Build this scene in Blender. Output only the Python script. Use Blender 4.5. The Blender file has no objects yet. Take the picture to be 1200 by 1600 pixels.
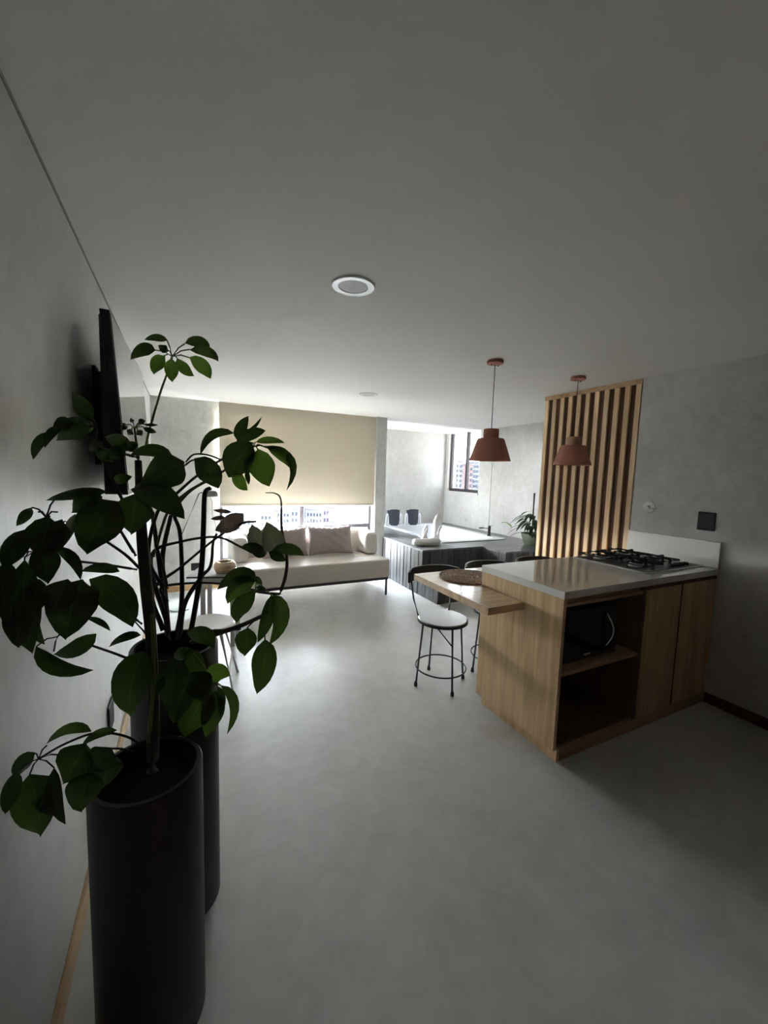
import bpy, bmesh, math, random
from mathutils import Vector, Matrix
random.seed(7)
R = math.radians
scene = bpy.context.scene
col = scene.collection

# ------------------------------------------------------------------ camera
F_PX = 627.0
CAM = Vector((0, 0, 1.5))
_a, _b, _r = R(26.65), R(5.477), R(1.80)
FW = Vector((math.sin(_a)*math.cos(_b), math.cos(_a)*math.cos(_b), -math.sin(_b)))
_rt0 = Vector((math.cos(_a), -math.sin(_a), 0)); _up0 = _rt0.cross(FW)
RT = _rt0*math.cos(_r) + _up0*math.sin(_r)
UP = -_rt0*math.sin(_r) + _up0*math.cos(_r)
cd = bpy.data.cameras.new('camera'); cam = bpy.data.objects.new('camera', cd); col.objects.link(cam)
cd.sensor_fit = 'HORIZONTAL'; cd.sensor_width = 36; cd.lens = 36*F_PX/1200
cd.clip_start = 0.02; cd.clip_end = 5000
m3 = Matrix((RT, UP, -FW)).transposed()
cam.matrix_world = Matrix.Translation(CAM) @ m3.to_4x4()
scene.camera = cam

# ------------------------------------------------------------------ world, portals, exposure
SKY = 17.0
world = bpy.data.worlds.new('hazy_sky'); scene.world = world; world.use_nodes = True
nt = world.node_tree; nt.nodes.clear()
wo = nt.nodes.new('ShaderNodeOutputWorld'); bg = nt.nodes.new('ShaderNodeBackground')
tc = nt.nodes.new('ShaderNodeTexCoord'); sx = nt.nodes.new('ShaderNodeSeparateXYZ'); cr = nt.nodes.new('ShaderNodeValToRGB')
nt.links.new(tc.outputs['Generated'], sx.inputs[0]); nt.links.new(sx.outputs['Z'], cr.inputs[0])
nt.links.new(cr.outputs[0], bg.inputs[0]); nt.links.new(bg.outputs[0], wo.inputs[0])
cr.color_ramp.elements[0].position = 0.0; cr.color_ramp.elements[0].color = (1.0, 0.985, 0.955, 1)
cr.color_ramp.elements[1].position = 0.8; cr.color_ramp.elements[1].color = (0.78, 0.87, 1.0, 1)
bg.inputs[1].default_value = SKY

def portal(name, loc, rot, sx_, sy_):
    l = bpy.data.lights.new(name, 'AREA'); l.shape = 'RECTANGLE'; l.size = sx_; l.size_y = sy_
    l.cycles.is_portal = True
    o = bpy.data.objects.new(name, l); col.objects.link(o); o.location = loc; o.rotation_euler = rot
portal('portal_window', (1.4425, 5.52, 1.165), (R(-90), 0, 0), 2.1, 2.25)      # faces into the room (-Y)
portal('portal_alcove_window', (4.78, 6.0, 1.75), (0, R(90), 0), 1.12, 0.92)   # faces -X

portal('portal_added_window', (2.44, 5.93, 1.575), (0, R(-90), 0), 1.25, 0.7)      # faces +X

vs = scene.view_settings
vs.view_transform = 'Standard'; vs.look = 'None'; vs.gamma = 1; vs.use_curve_mapping = False
vs.exposure = 2.95

# ------------------------------------------------------------------ materials
MATS = {}
def newmat(name):
    m = bpy.data.materials.new(name); m.use_nodes = True
    n = m.node_tree.nodes; b = n['Principled BSDF']
    MATS[name] = m
    return m, m.node_tree, b
def setp(b, **k):
    for kk, v in k.items():
        b.inputs[kk].default_value = v
def simple(name, colr, rough=0.5, metal=0.0, spec=0.5, noise=0.0, nscale=30.0, bump=0.0, bscale=200.0):
    m, t, b = newmat(name)
    b.inputs['Base Color'].default_value = (*colr, 1); b.inputs['Roughness'].default_value = rough
    b.inputs['Metallic'].default_value = metal; b.inputs['Specular IOR Level'].default_value = spec
    if noise or bump:
        c = t.nodes.new('ShaderNodeTexCoord')
    if noise:
        nz = t.nodes.new('ShaderNodeTexNoise'); nz.inputs['Scale'].default_value = nscale; nz.inputs['Detail'].default_value = 5
        mp = t.nodes.new('ShaderNodeMapRange'); mp.inputs['From Min'].default_value = 0.3; mp.inputs['From Max'].default_value = 0.7
        mp.inputs['To Min'].default_value = 1-noise; mp.inputs['To Max'].default_value = 1+noise
        mx = t.nodes.new('ShaderNodeVectorMath'); mx.operation = 'SCALE'; mx.inputs[0].default_value = colr
        t.links.new(c.outputs['Object'], nz.inputs['Vector']); t.links.new(nz.outputs['Fac'], mp.inputs['Value'])
        t.links.new(mp.outputs[0], mx.inputs['Scale']); t.links.new(mx.outputs[0], b.inputs['Base Color'])
    if bump:
        n2 = t.nodes.new('ShaderNodeTexNoise'); n2.inputs['Scale'].default_value = bscale; n2.inputs['Detail'].default_value = 3
        bp = t.nodes.new('ShaderNodeBump'); bp.inputs['Strength'].default_value = bump; bp.inputs['Distance'].default_value = 0.002
        t.links.new(c.outputs['Object'], n2.inputs['Vector']); t.links.new(n2.outputs['Fac'], bp.inputs['Height'])
        t.links.new(bp.outputs[0], b.inputs['Normal'])
    return m
def cement(name, ca, cb, rough=0.6, stretch=(1, 1, 0.35), scale=1.6, rvar=0.0, bump=0.15, spec=0.5):
    """trowelled microcement: cloudy patches plus fine trowel streaks"""
    m, t, b = newmat(name)
    N = t.nodes; Lk = t.links.new
    c = N.new('ShaderNodeTexCoord'); mp = N.new('ShaderNodeMapping'); mp.inputs['Scale'].default_value = stretch
    Lk(c.outputs['Object'], mp.inputs['Vector'])
    n1 = N.new('ShaderNodeTexNoise'); n1.inputs['Scale'].default_value = scale; n1.inputs['Detail'].default_value = 8; n1.inputs['Roughness'].default_value = 0.62; n1.inputs['Distortion'].default_value = 0.9
    n2 = N.new('ShaderNodeTexNoise'); n2.inputs['Scale'].default_value = scale*6; n2.inputs['Detail'].default_value = 6; n2.inputs['Distortion'].default_value = 1.6
    Lk(mp.outputs[0], n1.inputs['Vector']); Lk(mp.outputs[0], n2.inputs['Vector'])
    ad = N.new('ShaderNodeMath'); ad.operation = 'MULTIPLY_ADD'; ad.inputs[1].default_value = 0.4
    Lk(n2.outputs['Fac'], ad.inputs[0])
    m1 = N.new('ShaderNodeMath'); m1.operation = 'MULTIPLY'; m1.inputs[1].default_value = 0.6
    Lk(n1.outputs['Fac'], m1.inputs[0]); Lk(m1.outputs[0], ad.inputs[2])
    rp = N.new('ShaderNodeValToRGB'); rp.color_ramp.elements[0].position = 0.36; rp.color_ramp.elements[1].position = 0.64
    rp.color_ramp.elements[0].color = (*ca, 1); rp.color_ramp.elements[1].color = (*cb, 1)
    Lk(ad.outputs[0], rp.inputs[0]); Lk(rp.outputs[0], b.inputs['Base Color'])
    b.inputs['Specular IOR Level'].default_value = spec
    if rvar:
        mr = N.new('ShaderNodeMapRange'); mr.inputs['From Min'].default_value = 0.35; mr.inputs['From Max'].default_value = 0.65
        mr.inputs['To Min'].default_value = rough-rvar; mr.inputs['To Max'].default_value = rough+rvar
        Lk(ad.outputs[0], mr.inputs['Value']); Lk(mr.outputs[0], b.inputs['Roughness'])
    else:
        b.inputs['Roughness'].default_value = rough
    bp = N.new('ShaderNodeBump'); bp.inputs['Strength'].default_value = bump; bp.inputs['Distance'].default_value = 0.01
    Lk(n2.outputs['Fac'], bp.inputs['Height']); Lk(bp.outputs[0], b.inputs['Normal'])
    return m
def wood(name, ca, cb, axis='z', rough=0.45, scale=9.0, vary=0.12, spec=0.4):
    m, t, b = newmat(name); N = t.nodes; Lk = t.links.new
    c = N.new('ShaderNodeTexCoord'); oi = N.new('ShaderNodeObjectInfo')
    of = N.new('ShaderNodeVectorMath'); of.operation = 'MULTIPLY_ADD'; of.inputs[1].default_value = (37.0, 19.0, 53.0)
    cmb = N.new('ShaderNodeCombineXYZ')
    for i in range(3): Lk(oi.outputs['Random'], cmb.inputs[i])
    Lk(cmb.outputs[0], of.inputs[0]); Lk(c.outputs['Object'], of.inputs[2])
    mp = N.new('ShaderNodeMapping')
    s = {'x': (0.07, 1, 1), 'y': (1, 0.07, 1), 'z': (1, 1, 0.07)}[axis]
    mp.inputs['Scale'].default_value = [q*scale for q in s]
    Lk(of.outputs[0], mp.inputs['Vector'])
    n1 = N.new('ShaderNodeTexNoise'); n1.inputs['Scale'].default_value = 1.0; n1.inputs['Detail'].default_value = 6; n1.inputs['Distortion'].default_value = 1.8
    n2 = N.new('ShaderNodeTexNoise'); n2.inputs['Scale'].default_value = 6.0; n2.inputs['Detail'].default_value = 4; n2.inputs['Distortion'].default_value = 0.4
    Lk(mp.outputs[0], n1.inputs['Vector']); Lk(mp.outputs[0], n2.inputs['Vector'])
    ad = N.new('ShaderNodeMath'); ad.operation = 'MULTIPLY_ADD'; ad.inputs[1].default_value = 0.4; Lk(n2.outputs['Fac'], ad.inputs[0])
    m1 = N.new('ShaderNodeMath'); m1.operation = 'MULTIPLY'; m1.inputs[1].default_value = 0.6; Lk(n1.outputs['Fac'], m1.inputs[0]); Lk(m1.outputs[0], ad.inputs[2])
    rp = N.new('ShaderNodeValToRGB'); rp.color_ramp.elements[0].position = 0.38; rp.color_ramp.elements[1].position = 0.58
    rp.color_ramp.elements[0].color = (*ca, 1); rp.color_ramp.elements[1].color = (*cb, 1); Lk(ad.outputs[0], rp.inputs[0])
    mr = N.new('ShaderNodeMapRange'); mr.inputs['To Min'].default_value = 1-vary; mr.inputs['To Max'].default_value = 1+vary
    Lk(oi.outputs['Random'], mr.inputs['Value'])
    mx = N.new('ShaderNodeVectorMath'); mx.operation = 'SCALE'; Lk(rp.outputs[0], mx.inputs[0]); Lk(mr.outputs[0], mx.inputs['Scale'])
    Lk(mx.outputs[0], b.inputs['Base Color']); setp(b, Roughness=rough); b.inputs['Specular IOR Level'].default_value = spec
    bp = N.new('ShaderNodeBump'); bp.inputs['Strength'].default_value = 0.12; bp.inputs['Distance'].default_value = 0.002
    Lk(ad.outputs[0], bp.inputs['Height']); Lk(bp.outputs[0], b.inputs['Normal'])
    return m
def translucent(name, colr, tcol, fac, rough=0.6, noise=0.0, nscale=8, gloss=0.4):
    m, t, b = newmat(name); N = t.nodes; Lk = t.links.new
    out = N['Material Output']; b.inputs['Base Color'].default_value = (*colr, 1); b.inputs['Roughness'].default_value = rough
    b.inputs['Specular IOR Level'].default_value = gloss
    tr = N.new('ShaderNodeBsdfTranslucent'); tr.inputs[0].default_value = (*tcol, 1)
    mx = N.new('ShaderNodeMixShader'); mx.inputs[0].default_value = fac
    Lk(b.outputs[0], mx.inputs[1]); Lk(tr.outputs[0], mx.inputs[2]); Lk(mx.outputs[0], out.inputs[0])
    if noise:
        c = N.new('ShaderNodeTexCoord'); oi = N.new('ShaderNodeObjectInfo')
        nz = N.new('ShaderNodeTexNoise'); nz.inputs['Scale'].default_value = nscale; nz.inputs['Detail'].default_value = 4
        Lk(c.outputs['Object'], nz.inputs['Vector'])
        sm = N.new('ShaderNodeMath'); sm.operation = 'ADD'; Lk(nz.outputs['Fac'], sm.inputs[0]); Lk(oi.outputs['Random'], sm.inputs[1])
        mp = N.new('ShaderNodeMapRange'); mp.inputs['From Min'].default_value = 0.4; mp.inputs['From Max'].default_value = 1.6
        mp.inputs['To Min'].default_value = 1-noise; mp.inputs['To Max'].default_value = 1+noise; Lk(sm.outputs[0], mp.inputs['Value'])
        for src, dst in ((colr, b.inputs['Base Color']), (tcol, tr.inputs[0])):
            v = N.new('ShaderNodeVectorMath'); v.operation = 'SCALE'; v.inputs[0].default_value = src
            Lk(mp.outputs[0], v.inputs['Scale']); Lk(v.outputs[0], dst)
    return m
def add_veins(name, gain):
    m = MATS[name]; t = m.node_tree; N = t.nodes; Lk = t.links.new; b = N['Principled BSDF']
    src = b.inputs['Base Color'].links[0].from_socket
    uv = N.new('ShaderNodeUVMap'); sp = N.new('ShaderNodeSeparateXYZ'); Lk(uv.outputs[0], sp.inputs[0])
    ab = N.new('ShaderNodeMath'); ab.operation = 'ABSOLUTE'; Lk(sp.outputs['X'], ab.inputs[0])
    md = N.new('ShaderNodeMapRange'); md.inputs['From Min'].default_value = 0.02; md.inputs['From Max'].default_value = 0.07; md.inputs['To Min'].default_value = gain; md.inputs['To Max'].default_value = 0
    Lk(ab.outputs[0], md.inputs['Value'])
    sv = N.new('ShaderNodeMath'); sv.operation = 'MULTIPLY_ADD'; sv.inputs[1].default_value = -0.22; Lk(ab.outputs[0], sv.inputs[0]); Lk(sp.outputs['Y'], sv.inputs[2])
    sn = N.new('ShaderNodeMath'); sn.operation = 'MULTIPLY'; sn.inputs[1].default_value = 56; Lk(sv.outputs[0], sn.inputs[0])
    si = N.new('ShaderNodeMath'); si.operation = 'SINE'; Lk(sn.outputs[0], si.inputs[0])
    m2 = N.new('ShaderNodeMapRange'); m2.inputs['From Min'].default_value = 0.9; m2.inputs['From Max'].default_value = 1.0; m2.inputs['To Min'].default_value = 0; m2.inputs['To Max'].default_value = gain*.3
    Lk(si.outputs[0], m2.inputs['Value'])
    mxx = N.new('ShaderNodeMath'); mxx.operation = 'ADD'; Lk(md.outputs[0], mxx.inputs[0]); Lk(m2.outputs[0], mxx.inputs[1])
    on = N.new('ShaderNodeMath'); on.operation = 'ADD'; on.inputs[1].default_value = 1.0; Lk(mxx.outputs[0], on.inputs[0])
    sc = N.new('ShaderNodeVectorMath'); sc.operation = 'SCALE'; Lk(src, sc.inputs[0]); Lk(on.outputs[0], sc.inputs['Scale'])
    Lk(sc.outputs[0], b.inputs['Base Color'])
def thin_glass(name, tint=(0.95, 0.98, 1.0)):
    m, t, b = newmat(name); N = t.nodes; Lk = t.links.new; out = N['Material Output']
    tr = N.new('ShaderNodeBsdfTransparent'); tr.inputs[0].default_value = (*tint, 1)
    gl = N.new('ShaderNodeBsdfGlossy'); gl.inputs['Roughness'].default_value = 0.0
    lw = N.new('ShaderNodeLayerWeight'); lw.inputs[0].default_value = 0.5
    pw = N.new('ShaderNodeMath'); pw.operation = 'POWER'; pw.inputs[1].default_value = 5.0; Lk(lw.outputs['Facing'], pw.inputs[0])
    fr = N.new('ShaderNodeMath'); fr.operation = 'MULTIPLY_ADD'; fr.inputs[1].default_value = 0.6; fr.inputs[2].default_value = 0.03; Lk(pw.outputs[0], fr.inputs[0])
    mx = N.new('ShaderNodeMixShader'); Lk(fr.outputs[0], mx.inputs[0]); Lk(tr.outputs[0], mx.inputs[1]); Lk(gl.outputs[0], mx.inputs[2])
    Lk(mx.outputs[0], out.inputs[0]); N.remove(b)
    return m

cement('wall_cement', (0.50, 0.49, 0.46), (0.66, 0.65, 0.62), rough=0.33, scale=1.5, rvar=0.06, stretch=(1, 1, 0.8))
cement('floor_cement', (0.48, 0.475, 0.45), (0.61, 0.605, 0.575), rough=0.34, spec=0.5, scale=1.1, rvar=0.0, stretch=(1, 1, 1), bump=0.12)
simple('ceiling_paint', (0.87, 0.855, 0.81), 0.7, noise=0.015, nscale=2)
wood('oak', (0.54, 0.35, 0.175), (0.76, 0.545, 0.31), 'z', 0.45, 7)
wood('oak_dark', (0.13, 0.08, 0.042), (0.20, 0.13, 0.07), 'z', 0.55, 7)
wood('oak_slat', (0.66, 0.45, 0.23), (0.84, 0.63, 0.38), 'z', 0.5, 10, vary=0.14)
wood('oak_x', (0.44, 0.27, 0.14), (0.62, 0.42, 0.24), 'x', 0.35, 7)
wood('oak_skirting', (0.50, 0.32, 0.15), (0.62, 0.42, 0.22), 'y', 0.5, 8)
wood('walnut', (0.085, 0.035, 0.016), (0.14, 0.06, 0.03), 'z', 0.55, 10)
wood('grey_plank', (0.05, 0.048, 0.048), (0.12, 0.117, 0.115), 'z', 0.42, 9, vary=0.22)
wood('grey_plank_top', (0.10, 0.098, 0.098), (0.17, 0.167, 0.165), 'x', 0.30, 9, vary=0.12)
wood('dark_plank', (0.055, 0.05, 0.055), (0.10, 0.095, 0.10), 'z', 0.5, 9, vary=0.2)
simple('quartz', (0.87, 0.85, 0.80), 0.14, noise=0.03, nscale=90, spec=0.8)
_b = MATS['quartz'].node_tree.nodes['Principled BSDF']
_b.inputs['Coat Weight'].default_value = 1.0; _b.inputs['Coat Roughness'].default_value = 0.06; _b.inputs['Coat IOR'].default_value = 1.7
simple('black_metal', (0.018, 0.018, 0.02), 0.42)
simple('black_plastic', (0.012, 0.012, 0.013), 0.35)
simple('matte_black', (0.014, 0.014, 0.015), 0.6)
simple('screen_glass', (0.006, 0.006, 0.008), 0.06, spec=0.6)
simple('oven_glass', (0.004, 0.004, 0.005), 0.12)
simple('chrome', (0.75, 0.75, 0.76), 0.15, metal=1.0)
simple('steel', (0.60, 0.60, 0.60), 0.28, metal=1.0)
simple('white_plastic', (0.78, 0.78, 0.77), 0.35)
simple('white_gloss', (0.86, 0.87, 0.89), 0.12)
simple('white_enamel', (0.80, 0.80, 0.79), 0.3)
simple('led_diffuser', (0.62, 0.58, 0.58), 0.5)
simple('leather', (0.70, 0.645, 0.575), 0.42, noise=0.03, nscale=5, bump=0.12, bscale=160)
simple('pillow_cloth', (0.40, 0.34, 0.325), 0.85, noise=0.06, nscale=14, bump=0.25, bscale=500, spec=0.2)
simple('terracotta', (0.50, 0.21, 0.15), 0.62, noise=0.05, nscale=12, spec=0.3)
simple('terracotta_light', (0.62, 0.36, 0.22), 0.6, noise=0.06, nscale=12, spec=0.3)
simple('frame_dark', (0.045, 0.038, 0.045), 0.4)
simple('stool_top', (0.70, 0.74, 0.79), 0.25)
simple('stool_white', (0.80, 0.79, 0.77), 0.35)
simple('desk_leg', (0.43, 0.41, 0.385), 0.5)
simple('desk_top', (0.50, 0.50, 0.53), 0.2, noise=0.12, nscale=7)
simple('towel', (0.78, 0.76, 0.74), 0.95, bump=0.5, bscale=350, spec=0.1)
simple('headrest', (0.035, 0.037, 0.055), 0.55)
simple('planter', (0.012, 0.012, 0.0125), 0.42, bump=0.05, bscale=900)
simple('soil', (0.012, 0.010, 0.008), 0.95, bump=0.8, bscale=60)
simple('bark', (0.045, 0.040, 0.028), 0.8, noise=0.25, nscale=40, bump=0.5, bscale=80)
simple('stem_brown', (0.045, 0.030, 0.022), 0.7, noise=0.2, nscale=40)
simple('stem_green', (0.12, 0.16, 0.035), 0.55)
simple('dry_stem', (0.055, 0.035, 0.03), 0.8)
simple('lamp_grey', (0.24, 0.24, 0.235), 0.5)
simple('lamp_base', (0.44, 0.50, 0.46), 0.3)
wood('bowl_wood', (0.44, 0.28, 0.15), (0.66, 0.47, 0.29), 'x', 0.45, 14)
simple('deck_pot', (0.15, 0.17, 0.12), 0.5, noise=0.2, nscale=9)
simple('rattan', (0.40, 0.28, 0.20), 0.8, noise=0.85, nscale=110, bump=0.8, bscale=300)
simple('concrete_hob', (0.10, 0.10, 0.10), 0.35)
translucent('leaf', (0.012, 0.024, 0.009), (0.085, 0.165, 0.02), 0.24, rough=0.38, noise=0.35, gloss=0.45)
translucent('leaf_backlit', (0.03, 0.06, 0.012), (0.17, 0.32, 0.035), 0.42, rough=0.38, noise=0.2)  # brighter copy of leaf, with backlight put into its colour
translucent('leaf_pale', (0.10, 0.12, 0.08), (0.22, 0.24, 0.14), 0.35, rough=0.5, noise=0.2)
translucent('leaf_dry', (0.15, 0.125, 0.10), (0.24, 0.17, 0.12), 0.35, rough=0.7, noise=0.25)
translucent('leaf_deck', (0.022, 0.040, 0.018), (0.05, 0.09, 0.03), 0.2, rough=0.35, noise=0.3)
translucent('leaf_fresh', (0.22, 0.34, 0.05), (0.30, 0.45, 0.06), 0.4, rough=0.4)
translucent('blind_cloth', (0.58, 0.53, 0.43), (0.60, 0.535, 0.42), 0.082, rough=0.9, gloss=0.1)
for _n, _g in (('leaf', 2.2), ('leaf_backlit', 1.2), ('leaf_pale', .7), ('leaf_dry', .8)): add_veins(_n, _g)
thin_glass('pane_glass')
thin_glass('tinted_glass', (0.235, 0.241, 0.244))
thin_glass('side_glass', (0.47, 0.48, 0.485))
simple('city_ground', (0.014, 0.015, 0.015), 0.95, noise=0.5, nscale=0.03)
simple('hill_green', (0.007, 0.011, 0.016), 0.95, noise=0.2, nscale=0.01)
for nm, c in dict(city_white=(0.17, 0.17, 0.175), city_pink=(0.16, 0.12, 0.118), city_peach=(0.165, 0.135, 0.105), city_blue=(0.10, 0.135, 0.165),
                  city_brick=(0.15, 0.095, 0.085), city_grey=(0.13, 0.135, 0.15), city_glass=(0.045, 0.05, 0.065), city_cream=(0.17, 0.15, 0.12)).items():
    simple(nm, tuple(q*1.6 for q in c), 0.8, spec=0.1)
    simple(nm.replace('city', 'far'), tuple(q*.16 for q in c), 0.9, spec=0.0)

# ------------------------------------------------------------------ mesh helpers
def frame_from(d):
    d = d.normalized(); u = Vector((0, 0, 1)) if abs(d.z) < 0.95 else Vector((1, 0, 0))
    s = d.cross(u).normalized(); return s, s.cross(d).normalized()
def wloc(o):
    v = Vector((0, 0, 0))
    while o is not None: v = v + o.location; o = o.parent
    return v
class MB:
    def __init__(s): s.v = []; s.f = []
    def add(s, vs, fs):
        b = len(s.v); s.v += [Vector(x) for x in vs]; s.f += [tuple(b+i for i in q) for q in fs]; return s
    def box(s, a, b):
        x0, y0, z0 = a; x1, y1, z1 = b
        return s.add([(x0,y0,z0),(x1,y0,z0),(x1,y1,z0),(x0,y1,z0),(x0,y0,z1),(x1,y0,z1),(x1,y1,z1),(x0,y1,z1)],
                     [(3,2,1,0),(4,5,6,7),(0,1,5,4),(1,2,6,5),(2,3,7,6),(3,0,4,7)])
    def hexa(s, p):  # 8 points, bottom ring then top ring, counter-clockwise from above
        return s.add(p, [(3,2,1,0),(4,5,6,7),(0,1,5,4),(1,2,6,5),(2,3,7,6),(3,0,4,7)])
    def prism(s, poly, z0, z1):
        n = len(poly)
        s.add([(x,y,z0) for x,y in poly]+[(x,y,z1) for x,y in poly],
              [tuple(range(n-1,-1,-1)), tuple(range(n,2*n))]+[(i,(i+1)%n,n+(i+1)%n,n+i) for i in range(n)]); return s
    def tube(s, pts, rad, n=8, cap=True):
        pts = [Vector(p) for p in pts]
        if not hasattr(rad, '__len__'): rad = [rad]*len(pts)
        base = len(s.v); prev = None; rings = []
        for i, p in enumerate(pts):
            d = (pts[min(i+1,len(pts)-1)] - pts[max(i-1,0)])
            if d.length < 1e-9: d = Vector((0,0,1))
            d.normalize()
            if prev is None: a, b = frame_from(d)
            else:
                a = (prev - d*prev.dot(d)); a = a.normalized() if a.length > 1e-6 else frame_from(d)[0]; b = a.cross(d).normalized()*-1
                b = d.cross(a)
            prev = a
            rings.append([p + (a*math.cos(2*math.pi*k/n) + b*math.sin(2*math.pi*k/n))*rad[i] for k in range(n)])
        vs = [q for r in rings for q in r]; fs = []
        for i in range(len(pts)-1):
            for k in range(n): fs.append((i*n+k, i*n+(k+1)%n, (i+1)*n+(k+1)%n, (i+1)*n+k))
        if cap: fs += [tuple(range(n-1,-1,-1)), tuple((len(pts)-1)*n+k for k in range(n))]
        return s.add(vs, fs)
    def lathe(s, prof, c=(0,0,0), n=32, cap=True):
        vs = []; fs = []; m = len(prof)
        for r, z in prof:
            for k in range(n): vs.append((c[0]+r*math.cos(2*math.pi*k/n), c[1]+r*math.sin(2*math.pi*k/n), c[2]+z))
        for i in range(m-1):
            for k in range(n): fs.append((i*n+k, i*n+(k+1)%n, (i+1)*n+(k+1)%n, (i+1)*n+k))
        if cap: fs += [tuple(range(n-1,-1,-1)), tuple((m-1)*n+k for k in range(n))]
        return s.add(vs, fs)
    def torus(s, c, R_, r, n=32, m=8):
        pts = []
        vs = []; fs = []
        for i in range(n):
            a = 2*math.pi*i/n
            for j in range(m):
                b = 2*math.pi*j/m; q = R_ + r*math.cos(b)
                vs.append((c[0]+q*math.cos(a), c[1]+q*math.sin(a), c[2]+r*math.sin(b)))
        for i in range(n):
            for j in range(m): fs.append((i*m+j, ((i+1)%n)*m+j, ((i+1)%n)*m+(j+1)%m, i*m+(j+1)%m))
        return s.add(vs, fs)
    def build(s, name, mat, parent=None, smooth=False, bevel=0.0, seg=2, local=False, recalc=True):
        me = bpy.data.meshes.new(name)
        off = Vector((0,0,0)) if (local or parent is None) else wloc(parent)
        me.from_pydata([tuple(v-off) for v in s.v], [], s.f)
        if recalc:
            bm = bmesh.new(); bm.from_mesh(me); bmesh.ops.recalc_face_normals(bm, faces=bm.faces); bm.to_mesh(me); bm.free()
        me.materials.append(MATS[mat])
        o = bpy.data.objects.new(name, me); col.objects.link(o)
        if parent is not None: o.parent = parent
        if smooth == 'auto':
            for p in me.polygons: p.use_smooth = True
            try: me.set_sharp_from_angle(angle=R(35))
            except Exception: pass
        elif smooth:
            for p in me.polygons: p.use_smooth = True
        if bevel:
            b = o.modifiers.new('bevel', 'BEVEL'); b.width = bevel; b.segments = seg; b.limit_method = 'ANGLE'; b.angle_limit = R(40)
        return o
def tag(o, label, cat, group=None):
    o['label'] = label; o['category'] = cat
    if group: o['group'] = group
    return o
def thing(name, label, cat, loc=(0,0,0), group=None):
    o = bpy.data.objects.new(name, None); col.objects.link(o); o.location = loc; o.empty_display_size = 0.1
    return tag(o, label, cat, group)
def struct(o): o['kind'] = 'structure'; return o
def copy_tree(o, parent=None):
    c = o.copy(); col.objects.link(c); c.parent = parent
    for ch in [k for k in bpy.data.objects if k.parent is o]: copy_tree(ch, c)
    return c
def at(px, py, x=None, y=None, z=None, d=None):
    v = FW + RT*((px-600)/F_PX) - UP*((py-800)/F_PX)
    if x is not None: t = (x-CAM.x)/v.x
    elif y is not None: t = (y-CAM.y)/v.y
    elif z is not None: t = (z-CAM.z)/v.z
    else: t = d
    return CAM + v*t
def catmull(pts, n=6):
    pts = [Vector(p) for p in pts]
    if len(pts) < 3: return pts
    q = [pts[0]*2-pts[1]] + pts + [pts[-1]*2-pts[-2]]; out = []
    for i in range(1, len(q)-2):
        for k in range(n):
            t = k/n; a, b, c, d = q[i-1], q[i], q[i+1], q[i+2]
            out.append(0.5*((2*b)+(c-a)*t+(2*a-5*b+4*c-d)*t*t+(-a+3*b-3*c+d)*t**3))
    out.append(pts[-1]); return out

# ------------------------------------------------------------------ the setting
XL, XR, YB, H = -0.325, 3.207, 5.35, 2.30
XT, YT = 4.61, 6.56          # tub alcove
YR = -0.7                    # unseen wall behind the camera, brought close to absorb light
WX0, WX1, WZ0, WZ1 = 0.40, 2.485, 0.33, 2.28
struct(MB().prism([(XL-.2,YR-.2),(4.82,YR-.2),(4.82,YT+.2),(2.42,YT+.2),(2.42,YB+.2),(XL-.2,YB+.2)], -0.2, 0).build('floor', 'floor_cement'))
struct(MB().prism([(XL-.2,YR-.2),(4.82,YR-.2),(4.82,YT+.2),(2.42,YT+.2),(2.42,YB+.2),(XL-.2,YB+.2)], H, H+.2).build('ceiling', 'ceiling_paint'))
struct(MB().box((XL-.2,YR-.2,0),(XL,YB+.2,H)).build('wall_left', 'wall_cement'))
struct(MB().box((XL,YR-.2,0),(4.82,YR,H)).build('wall_rear_absorber', 'walnut'))  # unseen, made of dark wood to soak up bounce light near the camera
b = MB(); b.box((XL,YB,0),(WX0,YB+.2,H)); b.box((WX0,YB,0),(WX1,YB+.2,WZ0)); b.box((WX0,YB,WZ1),(WX1,YB+.2,H))
struct(b.build('wall_back', 'wall_cement'))
struct(MB().box((WX1,5.25,0),(2.645,YB+.2,H)).build('wall_column', 'wall_cement', bevel=.004))
b = MB(); b.box((XR,YR,0),(3.42,1.975,H)); b.box((3.285,1.975,0),(3.42,2.925,H))
struct(b.build('wall_right', 'wall_cement'))
struct(MB().box((3.42,2.72,0),(4.82,2.92,H)).build('wall_alcove_near', 'wall_cement'))
AY0, AY1, AZ0 = 5.55, 6.47, 1.205
b = MB(); b.box((XT,2.92,0),(XT+.2,AY0,H)); b.box((XT,AY1,0),(XT+.2,YT+.2,H)); b.box((XT,AY0,0),(XT+.2,AY1,AZ0))
struct(b.build('wall_alcove_right', 'wall_cement'))
struct(MB().box((2.42,YT,0),(XT,YT+.2,H)).build('wall_alcove_back', 'wall_cement'))
b = MB(); b.box((2.42,YB+.2,0),(2.62,5.58,H)); b.box((2.42,6.28,0),(2.62,YT,H)); b.box((2.42,5.58,0),(2.62,6.28,.95)); b.box((2.42,5.58,2.2),(2.62,6.28,H))
struct(b.build('wall_alcove_left', 'wall_cement'))
struct(MB().box((XL,YR,0),(XL+.014,YB,.07)).build('baseboard_left', 'oak_skirting', bevel=.003))
struct(MB().box((XL+.014,YB-.014,0),(WX0,YB,.07)).build('baseboard_back', 'oak_skirting', bevel=.003))
struct(MB().box((XR-.014,YR,0),(XR,1.356,.07)).build('baseboard_right', 'walnut', bevel=.003))  # darker wood than the left and back baseboards
struct(MB().box((XL,YR,H-.012),(XL+.003,YB,H-.0005)).build('shadow_gap_strip', 'lamp_grey'))  # grey strip standing for the shadow gap under the ceiling
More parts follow.
